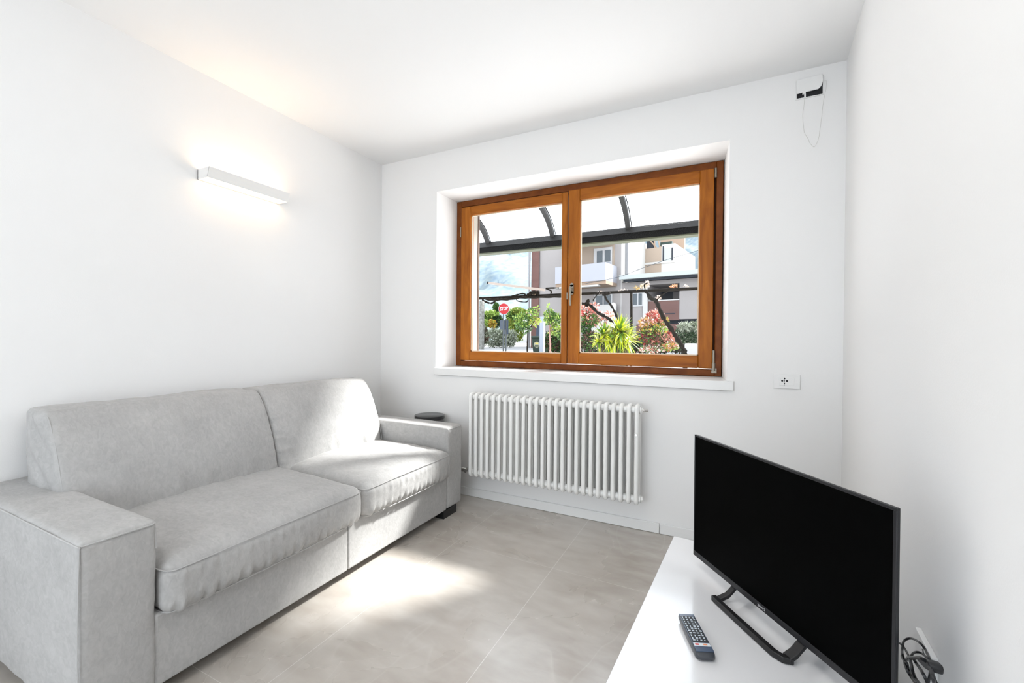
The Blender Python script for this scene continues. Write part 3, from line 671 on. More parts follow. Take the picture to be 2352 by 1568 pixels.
PB().box((bx0, 2.565, 2.383), (bx1, 2.70, 2.40)).build('seal_strip', olive)
prof = [(2.63, 2.545), (2.52, 2.67), (2.40, 2.755), (2.25, 2.825), (2.05, 2.885), (1.75, 2.94), (1.2, 2.99), (0.56, 3.03)]
for k in range(-2, 5):
    x = 0.535+0.985*k
    mb = PB(); vs = []; fs = []
    P = catmull([(x, y, z) for y, z in prof], 4); m = len(P)
    for i, p in enumerate(P):
        t = (P[min(i+1, m-1)]-P[max(i-1, 0)]).normalized(); nrm = Vector((0, t.z, -t.y))
        if nrm.z > 0: nrm = -nrm
        for dx, dn in ((-0.028, 0), (0.028, 0), (0.028, 0.05), (-0.028, 0.05)): vs.append(p+Vector((dx, 0, 0))+nrm*dn)
    fs = [(i*4+q, i*4+(q+1) % 4, (i+1)*4+(q+1) % 4, (i+1)*4+q) for i in range(m-1) for q in range(4)]+[(3, 2, 1, 0), tuple(range((m-1)*4, m*4))]
    mb.add(vs, fs); mb.build('rib', alu)
    P2 = [p+Vector((0.036, 0, 0)) for p in P]; mb = PB(); mb.tube([p+Vector((0.004, 0, -0.01)) for p in P2], 0.006, 5); mb.build('rib_gasket', alu2)
roof_glass = glassy('milky_roof_glass', (0.84, 0.86, 0.87), transl=0.34)
P = catmull([(0, y, z) for y, z in prof], 4); m = len(P)
vs = [Vector((bx0, p.y, p.z+0.008)) for p in P]+[Vector((bx1, p.y, p.z+0.008)) for p in P]
mb = PB(); mb.add(vs, [(i, i+1, m+i+1, m+i) for i in range(m-1)]); mb.build('glass_panel', roof_glass, smooth=True)
PB().box((bx0, 0.54, 3.0), (bx1, 0.60, 3.06)).build('wall_plate', alu2)
for x in (-1.5, 4.3): PB().box((x-0.04, 2.56, 0), (x+0.04, 2.64, 2.383)).build('post', alu2)

# ---- foliage helper
def leaf_cloud(name, blobs, n, size, mats, parent, seed, shell=0.55, elong=1.8):
    random.seed(seed); V, F, MI = [], [], []
    wts = [b[1][0]*b[1][1]*b[1][2] for b in blobs]
    for _ in range(n):
        b = random.choices(blobs, wts)[0]
        c, r = Vector(b[0]), b[1]
        d = Vector((random.gauss(0, 1), random.gauss(0, 1), random.gauss(0, 1))).normalized()
        rr = shell+(1-shell)*random.random()**0.7
        p = c+Vector((d.x*r[0], d.y*r[1], d.z*r[2]))*rr*(1+0.12*random.uniform(-1, 1))
        a = (d*0.7+Vector((random.gauss(0, 1), random.gauss(0, 1), random.gauss(0, 1)))*0.6+Vector((0, 0, .35))).normalized(); t = a.orthogonal().normalized()
        t = (Matrix.Rotation(random.uniform(0, 2*PI), 3, a) @ t)
        s = size*random.uniform(0.6, 1.4); k = len(V); nrm = a.cross(t)
        V += [p, p+a*s*elong*0.5+t*s*0.5+nrm*s*0.1, p+a*s*elong, p+a*s*elong*0.5-t*s*0.5+nrm*s*0.1]; F.append((k, k+1, k+2, k+3))
        mi = b[2] if len(b) > 2 else None
        if isinstance(mi, (list, tuple)): MI.append(random.choice(mi))
        else: MI.append(random.randrange(len(mats)) if mi is None else mi)
    return mesh_obj(name, V, F, mats, parent, matidx=MI)
def leafm(name, c, c2=None): return mat(name, c, 0.55, 0.35, var=c2, vscale=3) if c2 else mat(name, c, 0.55, 0.35)
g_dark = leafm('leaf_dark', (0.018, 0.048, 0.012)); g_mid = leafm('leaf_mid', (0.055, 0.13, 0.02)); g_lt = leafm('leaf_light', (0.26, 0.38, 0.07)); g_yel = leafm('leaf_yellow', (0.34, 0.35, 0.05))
g_gry = leafm('leaf_grey', (0.20, 0.23, 0.15)); g_gry2 = leafm('leaf_grey_pale', (0.38, 0.41, 0.32)); pink = leafm('leaf_pink', (0.54, 0.22, 0.16)); red = leafm('leaf_red', (0.35, 0.03, 0.025)); pale = leafm('blossom', (0.70, 0.58, 0.50)); brn = leafm('leaf_brown', (0.09, 0.045, 0.03)); orng = leafm('leaf_orange', (0.5, 0.15, 0.02)); gold = leafm('leaf_gold', (0.45, 0.27, 0.04))
bark = mat('bark', (0.008, 0.0065, 0.005), 0.95, 0.05, var=(0.02, 0.016, 0.012), vscale=30, bump=0.6, bscale=40); barkg = mat('bark_green', (0.09, 0.08, 0.05), 0.9, 0.1)
def bush(name, label, cat, px, py0, py1, halfpx, f, mats, n, size, seed, gz=G0, group=None, blobs=None, stem=True, elong=1.8):
    c = atf(px, (py0+py1)/2, f); s = f/FPX
    root = empty(name, (c.x, c.y, gz)); tag(root, label, cat, group)
    B = []
    if blobs:
        for bx, by, brx, bry, mi in blobs:
            p = atf(bx, by, f)-Vector((c.x, c.y, gz)); p.y += random.uniform(-0.1, 0.1)*brx*s
            B.append((p, (brx*s, brx*s*0.8, bry*s), mi))
    else:
        B = [(Vector((0, 0, c.z-gz)), (halfpx*s, halfpx*s*0.8, (py1-py0)/2*s), None)]
    leaf_cloud('foliage', B, n, size, mats, root, seed, elong=elong)
    if stem:
        zt_ = max(b[0].z for b in B)
        mb = MB(); mb.tube(catmull([(0, 0, 0), (0.03*s*30, 0, zt_*0.5), (0, 0.02, zt_)], 4), [0.05*halfpx*s+0.01]*9, 7); mb.build('stem', barkg, root)
        for k in range(3):
            b = B[k % len(B)]; MB().tube([(0, 0, zt_*0.4), b[0]*0.7+Vector((0, 0, zt_*0.1)), b[0]], 0.02*halfpx*s+0.004, 5).build('branch', barkg, root)
    return root

# ---- dwelling across the street, turned a little from our wall
D = 28.0; HF = D/21
hP = CAM+FW*D; hA = -math.atan2(0.163, 0.987)
plast = mat('house_plaster', (0.335, 0.31, 0.298), 0.9, 0.2, var=(0.30, 0.278, 0.268), vscale=0.5); plast_w = mat('house_white_and_sunlit', (0.52, 0.51, 0.49), 0.9, 0.2); beige = mat('house_beige', (0.36, 0.29, 0.23), 0.9, 0.2)
brick = mat('brown_cladding', (0.135, 0.072, 0.062), 0.8, 0.2, var=(0.16, 0.088, 0.075), vscale=1.2, stretch=(0.3, 0.3, 6)); panelw = mat('balcony_panel', (0.35, 0.355, 0.395), 0.5, 0.3); winw = mat('window_white', (0.50, 0.50, 0.50), 0.5, 0.3)
wglass = mat('dark_window_glass', (0.03, 0.045, 0.055), 0.08, 0.6); bluegl = mat('blue_lower_panel', (0.08, 0.18, 0.34), 0.3, 0.4); soffit = mat('soffit', (0.34, 0.25, 0.185), 0.8, 0.2); gutter_m = mat('pale_roof_edge', (0.40, 0.43, 0.42), 0.5, 0.3); dkgrey = mat('deep_shade_panel', (0.035, 0.04, 0.05), 0.8, 0.2); pipeg = mat('drainpipe', (0.25, 0.25, 0.26), 0.5, 0.4); tile_m = mat('terracotta', (0.36, 0.17, 0.11), 0.8, 0.2)  # dkgrey puts the deep shade of loggia and recesses into the colour
hs = empty('apartment_house', (hP.x, hP.y, 0), hA); tag(hs, 'three-storey beige house with a white balcony and brown side column across the street', 'house')
def hb(name, m, u0, u1, v0, v1, za, zb, parent=None, bevel=0): return MB().box((u0, v0, za), (u1, v1, zb)).build(name, m, parent or hs, bevel=bevel)
hb('wall', plast, 2.09, 7.38, 0, 10, G0, 7.25); hb('brick_column', brick, 1.53, 2.09, -0.1, 3, G0, 7.35)
MB().hexa([(7.38, 0, G0), (7.42, 0, G0), (7.42, 3.9, G0), (7.38, 3.9, G0), (7.38, 0, 7.25), (7.42, 0, 7.25), (7.42, 3.9, 7.8), (7.38, 3.9, 7.8)]).build('side_wall', plast_w, hs); hb('drainpipe', pipeg, 7.43, 7.58, 0.5, 0.65, 4.6, 7.2); hb('drainpipe', pipeg, 1.36, 1.46, -0.2, -0.1, G0, 7.3)  # side wall's sunlit look put in as a whiter colour than the facade
# loggia upstairs
MB().box((3.9, -0.03, 4.4), (7.0, -0.001, 6.7)).build('loggia_wall', beige, hs)
hb('eave', soffit, 3.8, 7.05, -1.3, -0.02, 6.55, 6.72); hb('eave_edge', plast_w, 3.75, 7.1, -1.4, -1.3, 6.50, 6.9)
wn = hb('window', winw, 5.78, 6.87, -0.10, -0.03, 4.9, 6.36)
for a_ in (5.98, 6.46): hb('pane', wglass, a_, a_+0.34, -0.12, -0.10, 5.55, 6.2, wn); hb('lower_pane', bluegl if a_ < 6.2 else panelw, a_, a_+0.34, -0.12, -0.10, 5.1, 5.52, wn)
bal = hb('balcony', panelw, 4.12, 7.15, -1.6, -1.52, 4.30, 5.24); hb('side_panel', panelw, 7.07, 7.15, -1.52, 0, 4.30, 5.24, bal); hb('slab', soffit, 4.12, 7.15, -1.52, 0, 4.12, 4.30, bal); hb('side_panel', panelw, 4.12, 4.2, -1.52, 0, 4.30, 5.24, bal); hb('awning_box', plast_w, 4.1, 6.75, -1.62, -1.3, 4.02, 4.10, bal)
wn = hb('window', winw, 5.85, 6.9, -0.08, 0, 2.95, 3.72)
for a_ in (5.92, 6.42): hb('pane', wglass, a_, a_+0.42, -0.1, -0.08, 3.02, 3.66, wn)
hb('white_gate', plast_w, 5.5, 7.25, -0.35, -0.25, G0, 3.12)
# lower wing with the pale roof edge
hb('wing_wall', plast, 7.42, 8.84, 0.0, 7, G0, 4.3); hb('wing_wall', plast, 10.50, 18, 0.0, 7, 2.25, 4.3)
hb('wing_pillar', plast_w, 8.66, 8.9, -0.12, 0.0, 2.2, 4.2); hb('parapet', brick, 8.9, 10.5, -0.02, 0.1, 2.2, 3.22); hb('parapet_cap', plast_w, 8.88, 10.52, -0.06, 0.14, 3.22, 3.27)
hb('vent_slot', dkgrey, 9.5, 10.3, -0.03, -0.02, 2.52, 2.57)
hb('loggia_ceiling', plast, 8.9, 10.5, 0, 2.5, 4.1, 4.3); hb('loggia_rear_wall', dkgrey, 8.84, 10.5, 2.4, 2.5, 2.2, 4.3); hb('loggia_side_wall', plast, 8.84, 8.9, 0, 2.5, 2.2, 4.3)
hb('inner_arch', plast, 9.55, 10.2, 2.3, 2.4, 2.2, 3.9)
hb('roof_edge', gutter_m, 7.55, 18, -0.7, 0.1, 4.40, 4.62); hb('roof_deck', plast_w, 7.5, 18, 0.1, 7, 4.40, 4.58); hb('roof_shadow_strip', dkgrey, 7.7, 18, -0.45, -0.35, 4.28, 4.40)  # dark strip painted in for the shadow under the roof edge
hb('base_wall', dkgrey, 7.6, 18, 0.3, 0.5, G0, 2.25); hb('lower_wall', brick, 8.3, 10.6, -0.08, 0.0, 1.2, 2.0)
wn = hb('window', winw, 8.03, 8.64, -0.06, 0, 2.98, 3.72); hb('pane', wglass, 8.10, 8.33, -0.08, -0.06, 3.05, 3.66, wn); hb('pane', wglass, 8.40, 8.58, -0.08, -0.06, 3.05, 3.66, wn)
# taller rear block with terrace
hb('rear_wall', beige, 7.42, 8.42, 3.9, 9, 4.5, 6.87); hb('rear_band', plast_w, 7.42, 9.22, 3.84, 3.9, 5.86, 5.98); hb('terrace_back', soffit, 7.42, 9.0, 7.0, 7.2, 6.8, 8.4)
hb('tower', plast_w, 8.42, 9.22, 3.9, 9, 4.5, 7.0); hb('tower_opening', gutter_m, 8.60, 9.02, 3.86, 3.9, 5.98, 6.75); hb('shutter', dkgrey, 8.50, 8.56, 3.85, 3.9, 5.98, 6.9); hb('shutter', dkgrey, 9.04, 9.09, 3.85, 3.9, 6.0, 6.75)
hb('terrace_planter', leafm('planter_green', (0.02, 0.04, 0.03)), 8.25, 8.95, 4.2, 4.5, 7.0, 7.22); hb('terrace_shade_panel', dkgrey, 7.46, 7.95, 4.0, 4.1, 6.87, 7.5)  # dark panel stands in for the shade of the terrace recess
for k, (u0, u1) in enumerate(((7.5, 8.1), (8.15, 8.3), (7.95, 8.0))): MB().tube([(u0, 3.95, 7.6), (u1, 3.95, 6.87)], 0.045, 6).build('terrace_strut', soffit, hs)
wire = [atf(1340, 652, 17), atf(1420, 636, 17), atf(1480, 614, 17), atf(1545, 592, 17), atf(1607, 574, 17), atf(1700, 540, 17)]
wo = wire[0].copy(); MBw = MB().tube(catmull([p-wo for p in wire], 5), 0.009, 5).build('utility_wire', mat('wire_black', (0.05, 0.06, 0.07), 0.6, 0.3)); MBw.location = wo
tag(MBw, 'thin overhead wire sloping across the front of the houses', 'wire')

# ---- mountains
def mountain(name, pts, depth, seed, m):
    V, F = [], []; nx, ny = 60, 24
    for i in range(nx+1):
        t = i/nx*(len(pts)-1); k = min(int(t), len(pts)-2); fr = t-k
        ridge = Vector(pts[k]).lerp(Vector(pts[k+1]), fr)
        back = Vector((FW.x, FW.y, 0)).normalized()
        for j in range(ny+1):
            s = j/ny
            p = Vector((ridge.x, ridge.y, 0))-back*depth*(1-s)
            z = ridge.z*s**0.9
            q = p*0.03+Vector((seed, 0, 0))
            z += (mn.fractal(q, 0.7, 2.0, 5)*ridge.z*0.07)*math.sin(PI*min(1, s*0.95+0.02))
            p += back*mn.fractal(q*1.7+Vector((9, 3, 1)), 0.7, 2, 4)*depth*0.025
            V.append(Vector((p.x, p.y, z)))
    F = [(i*(ny+1)+j, (i+1)*(ny+1)+j, (i+1)*(ny+1)+j+1, i*(ny+1)+j+1) for i in range(nx) for j in range(ny)]
    return struct(mesh_obj(name, V, F, m, smooth=True))
mt1 = mat('mountain_haze_tint', (0.13, 0.18, 0.225), 0.95, 0.05, var=(0.235, 0.275, 0.27), vscale=0.34, detail=9, coords='Object', stretch=(1, 1, 0.6))  # distance haze mixed into the slopes' colour as pale blue
def rp(px, py, f): p = atf(px, py, f); return (p.x, p.y, p.z)
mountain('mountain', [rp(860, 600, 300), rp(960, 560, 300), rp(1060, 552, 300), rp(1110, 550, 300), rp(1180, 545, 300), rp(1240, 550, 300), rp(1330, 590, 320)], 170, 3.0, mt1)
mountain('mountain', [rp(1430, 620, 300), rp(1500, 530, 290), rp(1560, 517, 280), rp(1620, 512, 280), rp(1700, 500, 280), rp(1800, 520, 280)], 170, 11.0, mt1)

# ---- stop sign and posts
def bb_matrix(p, yaw): return Matrix.Translation(p) @ Matrix.Rotation(yaw, 4, 'Z')
f = 18.0; c = atf(1157, 709, f); yaw = math.atan2(c.y-CAM.y, c.x-CAM.x)-PI/2+math.radians(18)
sg = empty('stop_sign'); tag(sg, 'round red stop sign with white lettering on a grey post', 'sign'); sg.matrix_world = bb_matrix(Vector((c.x, c.y, G0)), yaw)
redm = mat('sign_red', (0.38, 0.006, 0.010), 0.45, 0.4); whm = mat('sign_white', (0.48, 0.48, 0.50), 0.45, 0.4); slate = mat('post_grey', (0.07, 0.08, 0.085), 0.5, 0.4, metal=0.3); navy = mat('panel_slate_blue', (0.025, 0.04, 0.065), 0.5, 0.3)
zc = c.z-G0
MB().lathe([(0.235, -0.012), (0.235, -0.004)], (0, 0, zc), 32, 'y').build('rim', whm, sg)
MB().lathe([(0.225, -0.018), (0.225, -0.012)], (0, 0, zc), 32, 'y').build('sign_face', redm, sg)
tcu = bpy.data.curves.new('lettering', 'FONT'); tcu.body = 'STOP'; tcu.size = 0.20; tcu.align_x = 'CENTER'; tcu.align_y = 'CENTER'; tcu.extrude = 0.002; tcu.offset = 0.006
to = bpy.data.objects.new('lettering', tcu); col.objects.link(to); to.parent = sg; to.location = (0, -0.021, zc); to.rotation_euler = (PI/2, math.radians(-8), 0); tcu.materials.append(whm); to.scale = (0.78, 1, 1)
bpy.context.view_layer.update(); tm = bpy.data.meshes.new_from_object(to.evaluated_get(bpy.context.evaluated_depsgraph_get())); tm.transform(Matrix.Diagonal((0.78, 1, 1, 1)))
to2 = bpy.data.objects.new('stop_lettering', tm); col.objects.link(to2); to2.parent = sg; to2.location = to.location; to2.rotation_euler = to.rotation_euler
if not tm.materials: tm.materials.append(whm)
bpy.data.objects.remove(to)
MB().tube([(0, 0.02, 0), (0, 0.02, zc+0.2)], 0.03, 10).build('post', slate, sg, smooth=True)
c2 = atf(1162.5, 740, 18.6); sp = empty('sign_post', (c2.x, c2.y, G0), yaw+0.2); tag(sp, 'grey street post with dark blue side panels beside the stop sign', 'post')
MB().tube([(0, 0, 0), (0, 0, 1.42)], 0.03, 10).build('pole', slate, sp, smooth=True)
MB().box((0.02, -0.03, 0.75), (0.10, 0.2, 1.36)).build('panel', navy, sp); MB().box((-0.19, -0.03, 0.95), (-0.07, 0.2, 1.36)).build('panel', navy, sp)

# ---- waste bin, white post, blue post
f = 15.0; c = atf(1243, 776, f)
wb = empty('waste_bin', (c.x, c.y, G0)); tag(wb, 'dark green wheeled waste bin with a cream oval emblem', 'bin'); wb.rotation_euler = (0, 0, math.atan2(c.y-CAM.y, c.x-CAM.x)-PI/2)
gb = mat('bin_green', (0.006, 0.022, 0.014), 0.45, 0.4)
MB().hexa([(-0.27, -0.25, 0.05), (0.27, -0.25, 0.05), (0.27, 0.25, 0.05), (-0.27, 0.25, 0.05), (-0.33, -0.3, 0.62), (0.33, -0.3, 0.62), (0.33, 0.3, 0.62), (-0.33, 0.3, 0.62)]).build('bin_body', gb, wb, bevel=0.02)
MB().box((-0.35, -0.33, 0.58), (0.35, 0.32, 0.66)).build('lid', gb, wb, bevel=0.02)
for x in (-0.22, 0.22): MB().lathe([(0.08, -0.03), (0.08, 0.03)], (x, 0.2, 0.08), 14, 'x').build('wheel', rubber_m, wb)
ov = MB(); ov.lathe([(0.105, -0.012), (0.105, -0.004)], (0, 0, 0), 28, 'y'); ov.v = [Vector((v.x-0.15, v.y-0.285, v.z*0.95+0.36)) for v in ov.v]; em = ov.build('emblem', mat('emblem_cream', (0.30, 0.30, 0.21), 0.5, 0.3), wb)
MB().box((-0.22, -0.302, 0.29), (-0.08, -0.297, 0.34)).build('emblem_mark', gb, em); MB().box((-0.20, -0.302, 0.38), (-0.10, -0.297, 0.42)).build('emblem_mark', mat('emblem_gold', (0.5, 0.42, 0.1), 0.5, 0.3), em)
c = atf(1245.5, 775, 12); wp_ = MB().box((-0.06, -0.06, 0), (0.06, 0.06, 1.18)).build('white_post', mat('post_white', (0.27, 0.30, 0.35), 0.6, 0.3), bevel=0.01); wp_.location = (c.x, c.y, G0); tag(wp_, 'pale square gate post in front of the green bin', 'post')
c = atf(1237, 760, 16); bp_ = MB().box((-0.08, -0.05, 0), (0.04, 0.05, 1.05)).build('blue_post', navy, bevel=0.01); bp_.location = (c.x, c.y, G0); tag(bp_, 'dark blue post standing just left of the pale gate post', 'post')
c = atf(1107, 750, 22); pl_ = MB().box((-0.1, -0.1, 0), (0.08, 0.1, 2.5)).build('stone_pillar', mat('pale_stone', (0.30, 0.30, 0.28), 0.9, 0.2, var=(0.13, 0.13, 0.11), vscale=9)); pl_.location = (c.x, c.y, G0); tag(pl_, 'pale mottled stone pillar at the far left behind the window', 'pillar')

# ---- hedges and trees on the left
bush('clipped_hedge', 'rounded clipped grey-green hedge beside the street', 'hedge', 1150, 752, 792, 36, 26, [g_gry, g_gry2], 5200, 0.06, 1, blobs=[(1134, 776, 22, 20, None), (1155, 776, 22, 21, None), (1174, 777, 14, 19, None)], stem=False)
bush('brownish_hedge', 'brownish clipped hedge at the far left beside the stone pillar', 'hedge', 1110, 750, 798, 10, 24, [brn, g_gry], 1600, 0.06, 2, blobs=[(1110, 772, 11, 22, None)], stem=False)  # brown and grey leaves mixed
bush('dark_tree', 'dark green low tree behind the yellow shrub', 'tree', 1135, 715, 752, 20, 33, [g_dark, g_mid, g_lt], 2600, 0.10, 3, blobs=[(1118, 732, 16, 10, (1, 2)), (1140, 738, 15, 13, (0, 0, 1)), (1128, 722, 18, 7, (2,))])
bush('cypress', 'small dark tree rising just left of the stop sign', 'tree', 1139, 696, 725, 6, 36, [g_dark, g_mid], 800, 0.09, 4, blobs=[(1139, 705, 6, 8, (1,)), (1140, 716, 5, 6, (0,))])
bush('yellow_shrub', 'yellow leaved shrub behind the clipped hedge', 'shrub', 1131, 735, 755, 10, 28, [g_yel, gold, g_lt], 1100, 0.07, 5, blobs=[(1115, 743, 7, 7, (2,)), (1130, 744, 9, 8, (0, 1, 1))])
bush('tall_hedge', 'tall yellow-green hedge to the right of the stop sign', 'hedge', 1180, 708, 785, 16, 30, [g_lt, g_yel, g_mid], 4800, 0.09, 6, blobs=[(1180, 742, 14, 22, (0, 0, 1)), (1176, 726, 12, 12, (0, 2)), (1192, 762, 9, 20, (0, 0, 1)), (1190, 718, 18, 9, (0, 0, 1)), (1187, 728, 18, 6, (2,))])
rh = empty('cottage'); c = atf(1198, 720, 60); rh.location = (c.x, c.y, G0); rh.rotation_euler = (0, 0, hA); tag(rh, 'distant low cottage with a red roof beyond the hedges', 'house')
MB().box((-0.7, 0, 0), (1.4, 3, c.z-G0)).build('wall', plast_w, rh); MB().add([(-0.9, -0.2, c.z-G0), (1.6, -0.2, c.z-G0), (1.6, 3.2, c.z-G0), (-0.9, 3.2, c.z-G0), (-0.3, 1.5, c.z-G0+0.7), (1.1, 1.5, c.z-G0+0.7)], [(0, 1, 5, 4), (1, 2, 5), (2, 3, 4, 5), (3, 0, 4), (3, 2, 1, 0)]).build('roof', tile_m, rh)

# ---- near saplings
def sapling(name, label, tpx, base, top, f, blobs, mats, n, size, seed, r=0.012, bm=bark, cat='tree'):
    b = atf(*base, f); root = empty(name, (b.x, b.y, 0.0 if f < 8.5 else G0)); tag(root, label, cat)
    o = root.location.copy(); T = [Vector((0, 0, 0)), b-o, *[atf(*q, f)-o for q in tpx], atf(*top, f)-o]
    MB().tube(catmull(T, 5), [r*1.2]*((len(T)-1)*5+1), 8).build('trunk', bm, root, smooth=True)
    s = f/FPX; B = [(atf(bx, by, f)-o, (rx*s, rx*s*0.8, ry*s), mi) for bx, by, rx, ry, mi in blobs]
    leaf_cloud('foliage', B, n, size, mats, root, seed)
    for q in B[:4]: MB().tube([T[-2], (T[-2]+q[0])/2+Vector((0, 0, -0.02)), q[0]], r*0.6, 5).build('branch', bm, root)
    return root
sapling('grapevine_sapling', 'young green-leaved tree with a thin dark trunk, outside the left sash', [(1212, 780), (1213, 758)], (1211, 806), (1216, 735), 7.6,
        [(1204, 735, 20, 14, (1, 2)), (1222, 722, 14, 13, (1, 2, 2)), (1226, 738, 15, 10, (2, 3)), (1196, 748, 14, 10, (1,)), (1208, 756, 14, 7, (0, 1)), (1190, 732, 12, 10, (2, 2, 1)), (1233, 712, 5, 8, (2,))], [g_dark, g_mid, g_lt, g_yel], 900, 0.028, 11)
sapling('citrus_tree', 'leafy green tree with a pinkish stem beside the window mullion', [(1263, 775), (1262, 755)], (1264, 806), (1262, 725), 6.8,
        [(1262, 728, 13, 16, (1, 2)), (1274, 735, 16, 13, (1, 1, 2)), (1262, 712, 6, 12, (2,)), (1277, 758, 14, 12, (2, 3, 1)), (1288, 768, 9, 12, (1,)), (1290, 732, 4, 5, (4,))], [g_dark, g_mid, g_lt, g_yel, orng], 900, 0.024, 12, bm=mat('pink_bark', (0.36, 0.22, 0.19), 0.9, 0.1))

# ---- pergola bar, uprights and vine trunks
yp = 4.6
a_, b_ = at(1060, 687, yp), at(1720, 657, yp)
pg = empty('pergola_rail', (a_.x, yp, 0)); tag(pg, 'long dark horizontal rail carrying the old vines across the garden', 'rail')
o4 = Vector((a_.x, yp, 0))
MB().tube([a_-o4, b_-o4], 0.026, 10).build('rail', bark, pg, smooth=True)
for px in (1450,): q = at(px, 672, yp); MB().tube([(q.x-o4.x, 0.0, 0), (q.x-o4.x+0.01, 0, 1.2), (q.x-o4.x, 0, q.z)], 0.022, 8).build('upright', bark, pg, smooth=True)
q = at(1068, 672, yp); MB().tube([(q.x-o4.x, 0.0, 0), (q.x-o4.x, 0, q.z)], 0.022, 8).build('upright', bark, pg, smooth=True)
q = at(1700, 660, yp); MB().tube([(q.x-o4.x, 0.0, 0), (q.x-o4.x, 0, q.z)], 0.022, 8).build('upright', bark, pg, smooth=True)
def knob(v, k): return v*(1+0.25*math.sin(k*2.1)+0.15*math.sin(k*5.3))
def vine(label, pts, r0, r1, y=yp-0.05, extra=()):
    P = [at(px, py, y) for px, py in pts]; lo_ = P[0].copy() if P[0].z < P[-1].z else P[-1].copy()
    root = empty('grapevine', (lo_.x, y, 0)); tag(root, label, 'vine'); o = root.location.copy()
    C = catmull([p-o for p in P], 5); m = len(C)
    if C[0].z < C[-1].z: C = [Vector((C[0].x, C[0].y, 0.0))]+C
    else: C = C+[Vector((C[-1].x, C[-1].y, 0.0))]
    m = len(C); MB().tube(C, [knob(r0+(r1-r0)*i/m, i) for i in range(m)], 9).build('trunk', bark, root, smooth=True)
    for e_ in extra:
        E_ = catmull([at(px, py, y-0.02)-o for px, py in e_[0]], 4); MB().tube(E_, [knob(e_[1], i) for i in range(len(E_))], 7).build('branch', bark, root, smooth=True)
    return root
vine('thick dark vine trunk leaning across the right sash down to the right', [(1484, 668), (1494, 684), (1507, 692), (1516, 712), (1527, 735), (1543, 757), (1556, 778), (1569, 800), (1574, 815)], 0.028, 0.040, extra=[([(1484, 672), (1480, 655), (1487, 650)], 0.012), ([(1507, 690), (1520, 678), (1535, 668)], 0.010)])
vine('gnarled vine trunk curving down behind the spiky plant, left one', [(1337, 697), (1348, 698), (1358, 703), (1372, 717), (1390, 727), (1405, 737), (1425, 752), (1440, 790)], 0.026, 0.026, extra=[([(1347, 704), (1350, 692), (1354, 689)], 0.028), ([(1362, 690), (1370, 678), (1378, 668)], 0.010)])
vine('thin vine trunk hanging from the rail above the spiky plant', [(1388, 672), (1392, 686), (1402, 699), (1410, 712), (1417, 730), (1422, 760)], 0.016, 0.020, y=yp-0.16, extra=[([(1384, 676), (1394, 674), (1402, 672)], 0.03)])
# old canes lying along the rail at the left
P0_ = at(1165, 684, yp-0.06); vc = empty('vine_cane', (P0_.x, P0_.y, 0)); tag(vc, 'twisted bare vine cane lying along the rail outside the left sash', 'vine')
vo = vc.location.copy()
for pts, r in (([(1103, 684), (1130, 688), (1165, 687), (1200, 683), (1240, 682), (1290, 680)], 0.022), ([(1108, 688), (1118, 694), (1130, 696), (1140, 690), (1155, 686)], 0.018), ([(1165, 684), (1180, 679), (1200, 674), (1210, 678), (1222, 681)], 0.014), ([(1212, 678), (1222, 672), (1236, 671), (1232, 676)], 0.034), ([(1186, 688), (1192, 692), (1210, 693), (1213, 686)], 0.009), ([(1263, 680), (1266, 668), (1254, 662), (1284, 661)], 0.013)):
    E_ = catmull([at(px, py, yp-0.06)-vo for px, py in pts], 5); MB().tube(E_, [knob(r, i) for i in range(len(E_))], 8).build('cane', bark, vc, smooth=True)
shoots = empty('vine_shoots', tuple(at(1480, 660, yp)*1.0)); tag(shoots, 'fresh pale buds and shoots along the top of the dark rail', 'vine shoots', kind='stuff')
so = shoots.location.copy()
leaf_cloud('foliage', [(at(px, py, yp)-so, (rx*0.0075, 0.02, ry*0.0075), mi) for px, py, rx, ry, mi in ((1462, 662, 4, 5, (0,)), (1478, 657, 8, 5, (1, 2)), (1488, 652, 3, 8, (1,)), (1548, 658, 8, 3, (3,)), (1512, 684, 4, 6, (1,)), (1430, 668, 10, 2, (1,)), (1575, 658, 4, 3, (1,)), (1228, 676, 6, 3, (2,)), (1380, 672, 6, 2, (1,)))], 420, 0.016, [gold, pale, leafm('dry_leaf', (0.62, 0.52, 0.32)), leafm('dry_orange', (0.65, 0.32, 0.16))], shoots, 31)
# pale pole with a black end cap, propped on the rail
c0, c1 = at(1121, 649.5, 4.2), at(1252, 666, 4.5)
ap = empty('awning_pole', tuple(c0)); tag(ap, 'pale metal pole with a black end cap resting on the dark rail', 'pole')
MB().tube([(0, 0, 0), c1-c0], 0.028, 4).build('pole', mat('pale_alu', (0.32, 0.265, 0.23), 0.5, 0.4), ap)
dd = (c1-c0).normalized(); MB().tube([-dd*0.02, dd*0.012], 0.031, 4).build('end_cap', black_m, ap)
# ball lamp on a thin white post
c = atf(1409, 700, 12); gl_ = empty('garden_lamp', (c.x, c.y, G0)); tag(gl_, 'white ball garden lamp on a slim white post behind the thin vine', 'lamp')
bm = bmesh.new(); bmesh.ops.create_uvsphere(bm, u_segments=20, v_segments=12, radius=0.062); me = bpy.data.meshes.new('globe'); bm.to_mesh(me); bm.free(); me.materials.append(whm)
go = bpy.data.objects.new('globe', me); col.objects.link(go); go.parent = gl_; go.location = (0, 0, c.z-G0); smooth_by_angle(go, 180)
MB().tube([(0, 0, 0), (0, 0, c.z-G0-0.05)], 0.035, 10).build('post', whm, gl_, smooth=True)

